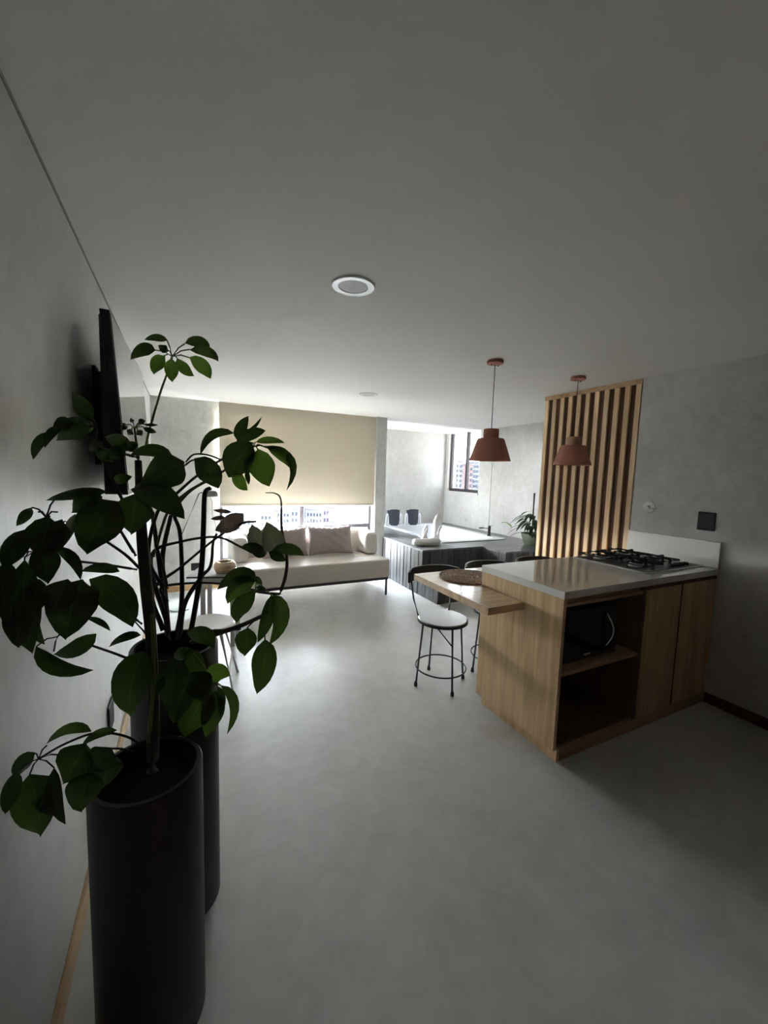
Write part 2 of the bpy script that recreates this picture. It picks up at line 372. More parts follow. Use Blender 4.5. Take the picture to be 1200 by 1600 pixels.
# seam pipe on the alcove wall above the tub tap
struct(MB().tube([(XT-.006,5.228,.60),(XT-.006,5.228,H)], .006, 8).build('trim_1', 'white_plastic'))
# main window
w = struct(MB().box((WX0,YB+.04,WZ0),(WX0+.04,YB+.09,WZ1)).box((WX1-.04,YB+.04,WZ0),(WX1,YB+.09,WZ1))
           .box((WX0+.04,YB+.04,WZ0),(WX1-.04,YB+.09,WZ0+.04)).box((WX0+.04,YB+.04,WZ1-.04),(WX1-.04,YB+.09,WZ1)).build('window_1', 'frame_dark', bevel=.003))
MB().box((1.42,YB+.04,WZ0+.04),(1.47,YB+.09,WZ1-.04)).build('mullion', 'frame_dark', w)
for z0, z1 in ((.70,.755),):
    for x0, x1 in ((WX0+.04,1.42),(1.47,WX1-.04)): MB().box((x0,YB+.045,z0),(x1,YB+.085,z1)).build('transom', 'frame_dark', w)
for x0, x1 in ((WX0+.04,1.42),(1.47,WX1-.04)):
    for z0, z1 in ((WZ0+.04,.70),(.755,WZ1-.04)): MB().box((x0,YB+.062,z0),(x1,YB+.066,z1)).build('pane', 'pane_glass', w)
# alcove window
w = struct(MB().box((XT+.05,AY0,AZ0),(XT+.10,AY0+.035,H)).box((XT+.05,AY1-.04,AZ0),(XT+.10,AY1,H)).box((XT+.05,AY0+.035,AZ0),(XT+.10,AY1-.04,AZ0+.055)).build('window_2', 'frame_dark', bevel=.003))
MB().box((XT+.05,5.945,AZ0+.055),(XT+.10,5.995,H)).build('mullion', 'frame_dark', w)
for y0, y1 in ((AY0+.035,5.945),(5.995,AY1-.04)): MB().box((XT+.073,y0,AZ0+.055),(XT+.077,y1,H)).build('pane', 'tinted_glass', w)
# side window added out of view behind the column, to light the alcove
w = struct(MB().box((2.48,5.58,.95),(2.53,5.62,2.2)).box((2.48,6.24,.95),(2.53,6.28,2.2)).box((2.48,5.62,.95),(2.53,6.24,.99)).box((2.48,5.62,2.16),(2.53,6.24,2.2)).build('window_3_added', 'frame_dark', bevel=.003))
MB().box((2.503,5.62,.99),(2.507,6.24,2.16)).build('pane', 'side_glass', w)
struct(MB().box((XT-.02,AY0-.01,AZ0-.03),(XT+.05,AY1+.0,AZ0-.001)).build('trim_2', 'wall_cement'))

# roller blind
t = thing('roller_blind', 'beige fabric roller blind lowered over the big window behind the sofa', 'blind', (1.44,5.30,1.03))
MB().box((.4,5.298,1.05),(2.4845,5.3005,2.297)).build('blind_fabric', 'blind_cloth', t)
MB().box((.4,5.29,1.03),(2.4845,5.309,1.052)).build('bottom_rail', 'leather', t, bevel=.004)
MB().tube([(.41,5.327,2.262),(2.475,5.327,2.262)], .020, 16).build('roller', 'white_plastic', t, smooth='auto')

# ------------------------------------------------------------------ slat screen
t = thing('slat_screen', 'oak slat screen with dark walnut backing on the wall behind the hob', 'screen', (3.24,2.45,0))
SY0, SY1, NS = 1.985, 2.92, 11
MB().box((3.228,1.98,0),(3.284,2.925,2.262)).build('backing_panel', 'walnut', t)
MB().box((3.205,1.98,2.262),(3.284,2.925,2.298)).build('header', 'oak_x', t)
pitch = (SY1-SY0-.042)/(NS-1)
first = None
for i in range(NS):
    y = SY1-.042 - i*pitch
    if first is None:
        first = MB().box((0,0,0),(.0185,.042,2.26)).build('slat', 'oak_slat', t, bevel=.002, local=True); o = first
    else:
        o = first.copy(); col.objects.link(o); o.parent = t
    o.location = Vector((3.209, y, .001)) - wloc(t)

# ------------------------------------------------------------------ ceiling lights
def downlight(loc, label):
    t = thing('recessed_downlight', label, 'ceiling light', loc, 'round recessed ceiling lights')
    MB().lathe([(.062,-.002),(.064,-.007),(.090,-.008),(.094,-.004),(.094,0)], n=40, cap=False).build('trim_ring', 'white_enamel', t, smooth='auto', local=True)
    MB().lathe([(.001,-.0045),(.0635,-.0045)], n=40, cap=False).build('diffuser', 'led_diffuser', t, local=True, recalc=False)
downlight((.666,1.69,H), 'round white recessed ceiling light, the larger one nearest the viewer')
downlight((1.706,3.833,H), 'small round recessed ceiling light in front of the blind')

# ------------------------------------------------------------------ pendants
def pendant(x, y, label, neckmat, shademat):
    t = thing('pendant_lamp', label, 'pendant lamp', (x,y,H), 'terracotta pendant lamps over the table')
    c = MB().lathe([(.052,0),(.057,-.006),(.055,-.022),(.012,-.027)], n=32).build('ceiling_rose', shademat, t, smooth='auto', local=True)
    for s in (-1,1): MB().lathe([(.005,-.028),(.005,-.034)], (s*.03,0,0), 8).build('screw', 'matte_black', c, local=True)
    MB().tube([(0,0,-.02),(0,0,-.47)], .003, 8).build('cord', 'matte_black', t, local=True)
    zt = -.465
    MB().lathe([(.03,zt),(.050,zt-.001),(.053,zt-.008),(.053,zt-.068)], n=32).build('neck', neckmat, t, smooth='auto', local=True)
    MB().lathe([(.05,zt-.064),(.088,zt-.068),(.094,zt-.076),(.143,zt-.222),(.139,zt-.222),(.090,zt-.080),(.05,zt-.070)], n=40, cap=False).build('shade', shademat, t, smooth='auto', local=True)
    MB().lathe([(.012,zt-.06),(.02,zt-.10),(.03,zt-.14),(.02,zt-.165),(.003,zt-.172)], n=16).build('bulb', 'white_gloss', t, smooth=True, local=True)
pendant(1.941,2.228,'terracotta pendant lamp hanging in front of the alcove window','terracotta','terracotta')
pendant(2.780,2.222,'terracotta pendant lamp with paler neck hanging in front of the slat screen','terracotta_light','terracotta')

# ------------------------------------------------------------------ kitchen island
X0, YF, YK, ZT = 1.716, 1.356, 1.98, .934
t = thing('kitchen_island', 'oak kitchen island cabinet with an open microwave bay and two doors', 'cabinet', (2.46,1.67,0))
MB().box((X0,YF,.072),(X0+.022,YK,ZT-.041)).build('side_panel', 'oak', t, bevel=.0015)
MB().box((X0+.035,YF+.004,0),(X0+.055,YK-.02,.071)).build('plinth', 'oak', t)
MB().box((X0+.0551,YF+.004,0),(XR-.002,YF+.024,.071)).build('plinth', 'oak_x', t)
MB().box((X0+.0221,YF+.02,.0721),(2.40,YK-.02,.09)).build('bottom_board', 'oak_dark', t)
MB().box((X0+.0221,YF+.012,.468),(2.40,YK-.02,.488)).build('shelf', 'oak_x', t, bevel=.001)
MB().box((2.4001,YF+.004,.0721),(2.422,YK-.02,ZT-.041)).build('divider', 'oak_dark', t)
MB().box((X0+.0221,YF+.010,.845),(2.40,YF+.03,.862)).build('top_rail', 'oak_x', t)
MB().box((X0+.0221,YF+.030,.862),(2.40,YF+.045,ZT-.041)).build('grip_recess', 'oak_x', t)
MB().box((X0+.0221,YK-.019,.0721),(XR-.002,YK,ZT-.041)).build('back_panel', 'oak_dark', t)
MB().box((2.4231,YF+.03,.0721),(XR-.002,YF+.045,ZT-.041)).build('carcass_front', 'walnut', t)
for x0, x1 in ((2.428,2.780),(2.803,XR-.012)): MB().box((x0,YF,.074),(x1,YF+.02,.868)).build('door', 'oak', t, bevel=.0015)
MB().box((2.7802,YF+.003,.074),(2.8028,YF+.0295,.868)).build('door_gap_shade', 'walnut', t)  # dark filler in the door gap, colours in the gap's shade
MB().box((2.4235,YF+.003,.868),(XR-.012,YF+.0295,ZT-.0415)).build('grip_recess', 'walnut', t)
t = thing('worktop', 'pale quartz worktop with backsplash upstand on the island', 'worktop', (2.45,1.66,ZT-.04))
MB().box((X0-.004,YF-.004,ZT-.04),(XR-.001,YK+.002,ZT)).build('slab', 'quartz', t, bevel=.002)
MB().box((XR-.022,YF-.004,ZT+.0003),(XR-.001,1.972,1.112)).build('backsplash', 'quartz', t, bevel=.002)

# microwave
t = thing('microwave_oven', 'black microwave oven with chrome handle inside the island bay', 'microwave', (2.03,1.60,.488))
MB().box((1.80,1.436,.498),(2.27,1.78,.785)).build('casing', 'black_plastic', t, bevel=.006)
d = MB().box((1.802,1.418,.501),(2.165,1.4355,.782)).build('door', 'oven_glass', t, bevel=.003)
MB().box((1.835,1.4165,.545),(2.11,1.4179,.75)).build('window', 'screen_glass', d)
pts = [Vector((2.150+.030*math.sin(math.pi*k/12), 1.412-.028*math.sin(math.pi*k/12), .548+.198*k/12)) for k in range(13)]
MB().tube(pts, .0055, 8).build('handle', 'chrome', t, smooth=True)
MB().box((2.168,1.420,.501),(2.269,1.4355,.782)).build('control_panel', 'oven_glass', t, bevel=.003)
MB().box((1.985,1.4160,.524),(2.040,1.4178,.533)).build('badge', 'steel', d)
for x in (1.83,2.24):
    for y in (1.46,1.74): MB().lathe([(.012,.4885),(.012,.499)], (x,y,0), 10).build('foot', 'black_plastic', t)

# gas hob
HX0, HX1, HY0, HY1 = 2.53, 3.175, 1.432, 1.955
t = thing('gas_hob', 'black and steel four burner gas hob set into the worktop', 'hob', ((HX0+HX1)/2,(HY0+HY1)/2,ZT))
MB().box((HX0,HY0,ZT+.0005),(HX1,HY1,ZT+.007)).build('steel_plate', 'steel', t, bevel=.003)
MB().box((HX0+.018,HY0+.018,ZT+.007),(HX1-.018,HY1-.018,ZT+.010)).build('glass_plate', 'concrete_hob', t, bevel=.002)
for bx, by, br in ((2.655,1.815,.054),(2.925,1.835,.05),(2.66,1.575,.05),(2.93,1.62,.054)):
    u = MB().lathe([(br,ZT+.010),(br+.004,ZT+.016),(br*.8,ZT+.030),(br*.78,ZT+.034)], (bx,by,0), 24).build('burner', 'steel', t, smooth='auto')
    MB().lathe([(br*.72,ZT+.0342),(br*.74,ZT+.039),(br*.5,ZT+.043)], (bx,by,0), 24).build('burner_cap', 'matte_black', u, smooth='auto')
    g = MB(); q = .105; zz = ZT+.050
    for sx_ in (-1,1):
        for ax in (0,1):
            e = (lambda a, c: (bx+a, by+c, 0) if ax == 0 else (bx+c, by+a, 0))
            p0 = Vector(e(sx_*q, 0)); p1 = Vector(e(sx_*br*.55, 0))
            g.tube([p0+Vector((0,0,ZT+.011)), p0+Vector((0,0,zz)), ], .009, 6)
            g.tube([p0+Vector((0,0,zz)), p1+Vector((0,0,zz))], .008, 6)
    for sx_, sy_ in ((1,0),(-1,0)):
        g.tube([(bx+sx_*q,by-q,zz-.010),(bx+sx_*q,by+q,zz-.010)], .0075, 6)
        g.tube([(bx-q,by+sx_*q,zz-.010),(bx+q,by+sx_*q,zz-.010)], .0075, 6)
    g.build('pan_support', 'matte_black', t)
for k in range(4):
    kx = 2.875+.055*k
    MB().lathe([(.019,ZT+.010),(.018,ZT+.026),(.014,ZT+.030)], (kx+.02,1.485,0), 16).build('knob', 'matte_black', t, smooth='auto')

# ------------------------------------------------------------------ wall fittings on the right wall
t = thing('wall_outlet', 'black outlet plate on the grey wall above the worktop end', 'outlet', (XR,1.455,1.243), 'black outlet plates')
pl = MB().box((XR-.009,1.402,1.180),(XR-.0005,1.508,1.306)).build('plate', 'matte_black', t, bevel=.004)
MB().box((XR-.0105,1.42,1.205),(XR-.0092,1.49,1.281)).build('socket_insert', 'black_plastic', pl)
t = thing('gas_valve', 'round white gas valve plate with a metal lever above the hob', 'valve', (XR,1.842,1.308))
n=24; v=MB()
def disc_x(mb, x0, x1, y, z, r0, r1, n=24):
    vs=[(x0,y+r0*math.cos(2*math.pi*k/n),z+r0*math.sin(2*math.pi*k/n)) for k in range(n)]+[(x1,y+r1*math.cos(2*math.pi*k/n),z+r1*math.sin(2*math.pi*k/n)) for k in range(n)]
    return mb.add(vs,[tuple(range(n)),tuple(range(2*n-1,n-1,-1))]+[(k,(k+1)%n,n+(k+1)%n,n+k) for k in range(n)])
disc_x(v, XR-.0005, XR-.009, 1.842, 1.308, .045, .041).build('plate', 'white_enamel', t, smooth='auto')
disc_x(MB(), XR-.009, XR-.030, 1.842, 1.308, .012, .011, 16).build('stem', 'steel', t, smooth='auto')
MB().tube([(XR-.028,1.842,1.308),(XR-.030,1.80,1.302),(XR-.032,1.775,1.300)], [.006,.005,.004], 8).build('lever', 'steel', t, smooth=True)

# ------------------------------------------------------------------ wall-fixed dining table
TZ = .80
_m = wood('oak_table', (0.50, 0.32, 0.17), (0.70, 0.49, 0.29), 'x', 0.2, 7, spec=0.6)
_m.node_tree.nodes['Principled BSDF'].inputs['Coat Weight'].default_value = 1.0
_m.node_tree.nodes['Principled BSDF'].inputs['Coat Roughness'].default_value = 0.10
_m.node_tree.nodes['Principled BSDF'].inputs['Coat IOR'].default_value = 1.6
t = thing('dining_table', 'oak dining table slab wrapping the back corner of the island', 'table', (2.3,2.1,TZ-.042))
MB().prism([(1.452,1.612),(1.714,1.612),(1.714,1.9845),(XR-.003,1.9845),(XR-.003,2.39),(1.452,2.39)], TZ-.042, TZ).build('tabletop', 'oak_table', t, bevel=.002)
for x in (2.2,2.95): MB().box((x,1.9845,TZ-.10),(x+.03,2.25,TZ-.0425)).build('bracket', 'black_metal', t)
t = thing('placemat', 'round brown woven placemat on the oak table', 'placemat', (1.755,2.185,TZ))
mb = MB().lathe([(.19,0.0005),(.192,.006),(.002,.006)], (1.755,2.185,TZ), 48)
mb.build('mat_base', 'rattan', t)
rr = MB()
for k in range(9): rr.torus((1.755,2.185,TZ+.0065), .185-.0215*k, .0065, 48 if k < 5 else 24, 6)
rr.build('braid_rings', 'rattan', t, smooth=True)

# ------------------------------------------------------------------ bar stools
def bar_stool(label):
    t = thing('bar_stool', label, 'stool', (0,0,0), 'black stools with low curved backs at the oak table')
    MB().lathe([(.172,.478),(.176,.482),(.170,.488),(.06,.490)], n=40).build('seat_pad', 'stool_top', t, smooth='auto', local=True)
    MB().lathe([(.170,.462),(.180,.464),(.180,.4775),(.17,.4779)], n=40).build('seat_rim', 'black_metal', t, smooth='auto', local=True)
    angs = [R(172), R(262), R(352), R(82)]
    for a in angs:
        l = MB().tube([(.150*math.cos(a),.150*math.sin(a),.464),(.188*math.cos(a),.188*math.sin(a),.018)], .0075, 8).build('leg', 'black_metal', t, smooth='auto', local=True)
        MB().lathe([(.010,0),(.013,.004),(.012,.022),(.008,.034)], (.190*math.cos(a),.190*math.sin(a),0), 12).build('foot', 'black_plastic', l, smooth='auto', local=True)
    MB().torus((0,0,.125), .180, .0055, 48, 8).build('foot_ring', 'black_metal', t, smooth=True, local=True)
    a, b2 = R(262), R(200)
    MB().tube([(.163*math.cos(a),.163*math.sin(a),.335),(.10*math.cos(b2),.10*math.sin(b2),.463)], .005, 8).build('brace', 'black_metal', t, local=True)
    Rr = .25
    vs = []; fs = []; n = 24
    for i in range(n+1):
        th = R(151) - R(122)*i/n
        e = min(i, n-i)/4.0; sh = min(1, .8+.2*min(1, e)); zm = .765; hh = .048*sh
        for rr_, zz_ in ((Rr-.009,zm-hh),(Rr+.009,zm-hh),(Rr+.011,zm+hh),(Rr-.007,zm+hh)):
            vs.append((rr_*math.cos(th), rr_*math.sin(th)+.0, zz_))
    for i in range(n):
        for k in range(4): fs.append((i*4+k, i*4+(k+1)%4, (i+1)*4+(k+1)%4, (i+1)*4+k))
    fs += [(3,2,1,0), (n*4, n*4+1, n*4+2, n*4+3)]
    MB().add(vs, fs).build('backrest', 'black_plastic', t, smooth='auto', bevel=.004, local=True)
    for a in (R(140), R(40)):
        MB().tube([(.172*math.cos(a),.172*math.sin(a),.466),(.215*math.cos(a),.215*math.sin(a),.60),(.238*math.cos(a),.238*math.sin(a),.735)], .0065, 8).build('back_post', 'black_metal', t, smooth=True, local=True)
    return t
s1 = bar_stool('black stool with pale round seat, fully in view left of the island')
for x, lab in ((2.160,'black stool half hidden behind the island corner, behind the placemat'), (2.690,'black stool showing only its curved back before the slat screen')):
    s = copy_tree(s1); s['label'] = lab; s.location = (x, 2.30, 0)
s1.location = (1.650, 2.297, 0)

# ------------------------------------------------------------------ sofa
def rbox(name, a, b, mat, parent, r, seg=4):
    return MB().box(a, b).build(name, mat, parent, smooth='auto', bevel=r, seg=seg)
SX0, SX1, SF, SB, SM = .470, 2.265, 4.30, 5.225, 4.95
t = thing('sofa', 'cream leather sofa on thin dark legs under the window', 'sofa', (1.37,4.75,0))
rbox('seat', (SX0,SF,.228), (SX1,SM,.452), 'leather', t, .022)
rbox('backrest', (SX0,SM+.0005,.228), (SX1,SB,.735), 'leather', t, .045)
for x0, x1 in ((SX0+.002,SX0+.175),(SX1-.175,SX1-.002)): rbox('armrest', (x0,4.635,.4525), (x1,SM,.735), 'leather', t, .05)
fr = MB()
for y in (SF+.02, SB-.05): fr.box((SX0+.01,y,.196),(SX1-.01,y+.03,.2275))
for x in (SX0+.01, SX1-.04): fr.box((x,SF+.05,.196),(x+.03,SB-.05,.2275))
fr.build('base_frame', 'frame_dark', t)
for x in (SX0+.02, SX1-.04):
    for y in (SF+.022, SB-.05): MB().box((x,y,0),(x+.02,y+.02,.196)).build('leg', 'frame_dark', t)

def pillow(label, x, y, z, w, h, d, tilt, rz, seed):
    rnd = random.Random(seed); nu, nv = 22, 14; vs = []; fs = []
    for side in (1,-1):
        for i in range(nu+1):
            for j in range(nv+1):
                u = i/nu*2-1; v = j/nv*2-1
                bul = max(0, (1-abs(u)**2.6))**.55 * max(0, (1-abs(v)**2.6))**.55
                pin = 1 - .07*(1-abs(u)**2) if abs(v) > .9 else 1
                xx = u*w/2*(1-.05*(1-v*v)); zz = v*h/2*(1-.09*(1-u*u))
                edge = max(abs(u), abs(v))
                wr = .010*math.sin(i*1.9+seed)*max(0, v)**2 + .008*math.sin(j*2.3+seed*2)*max(0, -u)**3 + .006*math.sin(i*.9+j*1.3+seed)
                if j == nv: zz += .010*math.sin(i*2.4+seed)
                vs.append((xx, side*(-(d/2)*bul) + (-.004*side) - wr*(1 if edge < .99 else .3), zz))
    m = (nu+1)*(nv+1)
    for s_ in (0,1):
        for i in range(nu):
            for j in range(nv):
                q = [s_*m+i*(nv+1)+j, s_*m+(i+1)*(nv+1)+j, s_*m+(i+1)*(nv+1)+j+1, s_*m+i*(nv+1)+j+1]
                fs.append(tuple(q if s_ == 0 else q[::-1]))
    ring = [i*(nv+1) for i in range(nu+1)] + [nu*(nv+1)+j for j in range(1,nv+1)] + [i*(nv+1)+nv for i in range(nu-1,-1,-1)] + [j for j in range(nv-1,0,-1)]
    for k in range(len(ring)):
        a_, b_ = ring[k], ring[(k+1)%len(ring)]; fs.append((a_, m+a_, m+b_, b_))
    mb = MB(); M = Matrix.Rotation(rz, 4, 'Z') @ Matrix.Rotation(tilt, 4, 'X')
    mb.add([M @ Vector(q) for q in vs], fs)
    o = mb.build('scatter_cushion', 'pillow_cloth', None, smooth=True); o.location = (x,y,z)
    tag(o, label, 'cushion', 'mauve grey cushions on the sofa')
pillow('mauve grey cushion on the sofa, the right one next to the bare armrest', 1.665, 4.805, .632, .57, .355, .13, R(-16), R(-3), 1)
pillow('mauve grey cushion on the sofa, the left one partly behind plant leaves', 1.088, 4.805, .630, .55, .35, .13, R(-16), R(4), 5)

# ------------------------------------------------------------------ tub deck
ZD = .575; DX = 2.62; YA = 4.13; XBn = 3.56; YC = 3.70
t = thing('tub_deck', 'grey plank clad deck around the sunken tub with an entry step', 'deck', (3.6,5.1,0))
TX0, TX1, TY0, TY1 = 3.15, 4.30, 4.49, 6.43
core = MB()
core.box((DX+.022,YA+.022,0),(TX0-.02,5.245,ZD-.022)); core.box((2.66,5.245,0),(TX0-.02,YT-.002,ZD-.022)); core.box((TX1+.02,YC+.022,0),(XT-.002,YT-.002,ZD-.022))
core.box((TX0-.02,YA+.022,0),(TX1+.02,TY0-.02,ZD-.022)); core.box((TX0-.02,TY1+.02,0),(TX1+.02,YT-.002,ZD-.022))
core.box((XBn+.022,YC+.022,0),(TX1+.02,YA+.022,ZD-.022))
core.box((DX+.022,3.77+.022,0),(XBn,YA,.228))
core.build('deck_core', 'dark_plank', t)
# vertical cladding, left face (along y)
n = 12; wd = (5.247-YA)/n; src = None
for i in range(n):
    y = YA+i*wd
    src_ = MB().box((0,.006,0),(.0215,wd-.006,ZD-.0225)).build('cladding_plank', 'grey_plank', t, bevel=.002, local=True) if src is None else src.copy()
    if src is None: src = src_
    else: col.objects.link(src_); src_.parent = t
    src_.location = Vector((DX + (.0 if i % 2 else .003), y, 0)) - wloc(t)
def clad_x(x0, x1, y, h, w_, mat, name='cladding_plank'):
    n = max(1, round((x1-x0)/w_)); ww = (x1-x0)/n; s0 = None
    for i in range(n):
        o = MB().box((.002,0,0),(ww-.002,.0215,h)).build(name, mat, t, bevel=.002, local=True) if s0 is None else s0.copy()
        if s0 is None: s0 = o
        else: col.objects.link(o); o.parent = t
        o.location = Vector((x0+i*ww, y + (.0 if i % 2 else .002), 0)) - wloc(t)
def clad_y(y0, y1, x, h, w_, mat, name='cladding_plank'):
    n = max(1, round((y1-y0)/w_)); ww = (y1-y0)/n; s0 = None
    for i in range(n):
        o = MB().box((0,.002,0),(.0215,ww-.002,h)).build(name, mat, t, bevel=.002, local=True) if s0 is None else s0.copy()
        if s0 is None: s0 = o
        else: col.objects.link(o); o.parent = t
        o.location = Vector((x + (.0 if i % 2 else .002), y0+i*ww, 0)) - wloc(t)
clad_x(DX+.0225, XBn, YA, ZD-.0225, .095, 'dark_plank')
clad_y(YC+.023, YA, XBn, ZD-.0225, .095, 'dark_plank')
clad_x(XBn, XT-.003, YC, ZD-.0225, .095, 'dark_plank')
clad_y(3.77, YA, DX, .2275, .093, 'grey_plank')
clad_x(DX+.0225, XBn, 3.77, .2275, .095, 'dark_plank')
MB().box((DX,3.77,.2285),(XBn-.001,YA-.001,.25)).build('step_tread', 'dark_plank', t, bevel=.002)
# top boards
def top(x0, x1, y0, y1, along, w_=.13):
    if along == 'x':
        n = max(1, round((y1-y0)/w_)); ww = (y1-y0)/n
        for i in range(n): MB().box((x0,y0+i*ww+.0015,ZD-.0218),(x1,y0+(i+1)*ww-.0015,ZD)).build('deck_board', 'grey_plank_top', t, bevel=.001)
    else:
        n = max(1, round((x1-x0)/w_)); ww = (x1-x0)/n
        for i in range(n): MB().box((x0+i*ww+.0015,y0,ZD-.0218),(x0+(i+1)*ww-.0015,y1,ZD)).build('deck_board', 'grey_plank_top', t, bevel=.001)
top(DX, TX0-.012, YA, 5.247, 'y')
top(2.65, TX0-.012, 5.249, YT-.003, 'y')
top(TX0-.010, XT-.003, YA, TY0-.012, 'x')
top(XBn, XT-.003, YC, YA-.002, 'x')
top(TX1+.012, XT-.003, TY0-.010, YT-.003, 'y')
top(TX0-.010, TX1+.010, TY1+.012, YT-.003, 'x')
# tub
t = thing('bathtub', 'white sunken bathtub set into the grey deck', 'bathtub', (3.72,5.46,.05))
rim = [(TX0-.01,TY0-.01),(TX1+.01,TY0-.01),(TX1+.01,TY1+.01),(TX0-.01,TY1+.01)]
def rrect(x0, x1, y0, y1, r, z, n=6):
    out = []
    for cx, cy, a0 in ((x1-r,y1-r,0),(x0+r,y1-r,90),(x0+r,y0+r,180),(x1-r,y0+r,270)):
        for k in range(n+1): a = R(a0+90*k/n); out.append((cx+r*math.cos(a), cy+r*math.sin(a), z))
    return out
rings = [rrect(TX0-.008,TX1+.008,TY0-.008,TY1+.008,.02,ZD+.001), rrect(TX0-.008,TX1+.008,TY0-.008,TY1+.008,.02,ZD+.012), rrect(TX0+.10,TX1-.10,TY0+.10,TY1-.10,.10,ZD+.010),
         rrect(TX0+.125,TX1-.125,TY0+.125,TY1-.125,.11,ZD-.02), rrect(TX0+.16,TX1-.16,TY0+.18,TY1-.22,.13,.30), rrect(TX0+.22,TX1-.22,TY0+.28,TY1-.32,.14,.14), rrect(TX0+.35,TX1-.35,TY0+.42,TY1-.46,.10,.12)]
mm = len(rings[0]); vs = [p for r_ in rings for p in r_]; fs = []
for i in range(len(rings)-1):
    for k in range(mm): fs.append((i*mm+k, i*mm+(k+1)%mm, (i+1)*mm+(k+1)%mm, (i+1)*mm+k))
fs.append(tuple((len(rings)-1)*mm+k for k in range(mm)))
MB().add(vs, fs).build('tub_shell', 'white_gloss', t, smooth='auto')
def headrest(x, y, label):
    t = thing('tub_headrest', label, 'headrest', (x,y,ZD+.012), 'dark headrests on the tub rim')
    sec = []; nz = 8
    for k in range(nz+1):
        z = .265*k/nz; hw = .082+.034*math.sin(min(1, z/.2)*math.pi/2); 
        if k == 0: hw = .060
        yy = .05*(z/.265)
        sec.append((hw, z+.002, yy))
    vs = []; fs = []; n = 12
    for hw, z, yy in sec:
        for k in range(n+1):
            u = -1+2*k/n; vs.append((u*hw, yy-.03*(1-u*u)-.0, z))
        for k in range(n+1):
            u = 1-2*k/n; vs.append((u*hw, yy+.030-.025*(1-u*u), z))
    m = 2*(n+1)
    for i in range(len(sec)-1):
        for k in range(m): fs.append((i*m+k, i*m+(k+1)%m, (i+1)*m+(k+1)%m, (i+1)*m+k))
    fs += [tuple(range(m-1,-1,-1)), tuple((len(sec)-1)*m+k for k in range(m))]
    MB().add(vs, fs).build('pad', 'headrest', t, smooth='auto', local=True)
    MB().tube([(-.112,.035,.262),(-.06,.05,.272),(.06,.05,.272),(.112,.035,.262)], .012, 8).build('top_roll', 'black_plastic', t, smooth=True, local=True)
    for s in (-1,1):
        pts = catmull([(s*.115,.03,.002),(s*.118,.03,.15),(s*.135,.03,.205),(s*.155,.03,.15),(s*.160,.03,.002)], 5)
        MB().tube(pts, .012, 8).build('grab_rail', 'white_gloss', t, smooth=True, local=True)
headrest(3.335, 6.21, 'dark headrest with chrome rails on the tub rim, beside the column')
headrest(3.725, 6.21, 'dark headrest with chrome rails on the tub rim, behind the towels')
# tap
t = thing('tub_tap', 'black tap with side lever on the tub rim', 'tap', (4.25,4.80,ZD+.012))
MB().lathe([(.030,0),(.030,.008),(.021,.012),(.021,.145),(.017,.155)], n=20).build('body', 'matte_black', t, smooth='auto', local=True)
MB().tube([(0,0,.112),(-.09,.055,.118),(-.135,.080,.112)], [.011,.011,.010], 10).build('spout', 'matte_black', t, smooth=True, local=True)
MB().tube([(0,0,.150),(.05,-.02,.165)], .005, 8).build('lever', 'matte_black', t, local=True)

# towels
def towel_swan(name, x, y, s, rz, label):
    t = thing(name, label, 'towel', (x,y,ZD+.0125), 'folded white towels on the tub rim')
    prof = [(.075,0),(.085,.02),(.082,.07),(.062,.12),(.058,.17),(.070,.22),(.066,.28),(.040,.335),(.012,.365)]
    vs = []; fs = []; n = 20
    for i, (r, z) in enumerate(prof):
        for k in range(n):
            a = 2*math.pi*k/n; rr_ = r*(1+.10*math.sin(3*a+i*.7)+.06*math.sin(5*a)); lean = .05*(z/.36)**2
            vs.append(((rr_*math.cos(a)*1.0+lean)*s, rr_*math.sin(a)*.62*s, z*s+.01*s*math.sin(2*a)*(1 if i > 0 else 0)))
    for i in range(len(prof)-1):
        for k in range(n): fs.append((i*n+k, i*n+(k+1)%n, (i+1)*n+(k+1)%n, (i+1)*n+k))
    fs += [tuple(range(n-1,-1,-1)), tuple((len(prof)-1)*n+k for k in range(n))]
    M = Matrix.Rotation(rz, 4, 'Z')
    MB().add([M @ Vector(q) for q in vs], fs).build('folded_body', 'towel', t, smooth=True, local=True)
    w2 = []; f2 = []
    for i in range(7):
        u = i/6
        for j in range(4):
            v = j/3-.5; w2.append(((-.05+.10*u+.03*v)*s, (-.075-.02*math.sin(u*3.1))*s, (.12+.20*u*u+v*.11*(1-u*.8))*s))
    for i in range(6):
        for j in range(3): f2.append((i*4+j,(i+1)*4+j,(i+1)*4+j+1,i*4+j+1))
    o = MB().add([M @ Vector(q) for q in w2], f2).build('folded_flap', 'towel', t, smooth=True, local=True)
    md = o.modifiers.new('thick', 'SOLIDIFY'); md.thickness = .012*s
towel_swan('towel_sculpture', 3.235, 4.78, 1.0, R(20), 'tall folded white towel figure standing on the tub rim')
towel_swan('towel_sculpture', 3.01, 4.72, .56, R(-20), 'short folded white towel figure beside the tall one')
t = thing('rolled_towel', 'white rolled towel lying on the deck in front of the folded towels', 'towel', (2.86,4.42,ZD))
pts = []
vs = []; fs = []; n = 18; L = .38
ax = Vector((1,-.10,0)).normalized()
for i in range(15):
    u = i/14; r = .048*(1 if 0 < i < 14 else .82)
    for k in range(n):
        a = 2*math.pi*k/n; rr_ = r*(1+.04*math.sin(a*1+i*.6)); c = Vector((2.86,4.42,ZD+.046)) + ax*(u-.5)*L
        side = Vector((-ax.y,ax.x,0)); q = c+side*rr_*1.12*math.cos(a)+Vector((0,0,rr_*.92*math.sin(a))); vs.append(q)
for i in range(14):
    for k in range(n): fs.append((i*n+k, i*n+(k+1)%n, (i+1)*n+(k+1)%n, (i+1)*n+k))
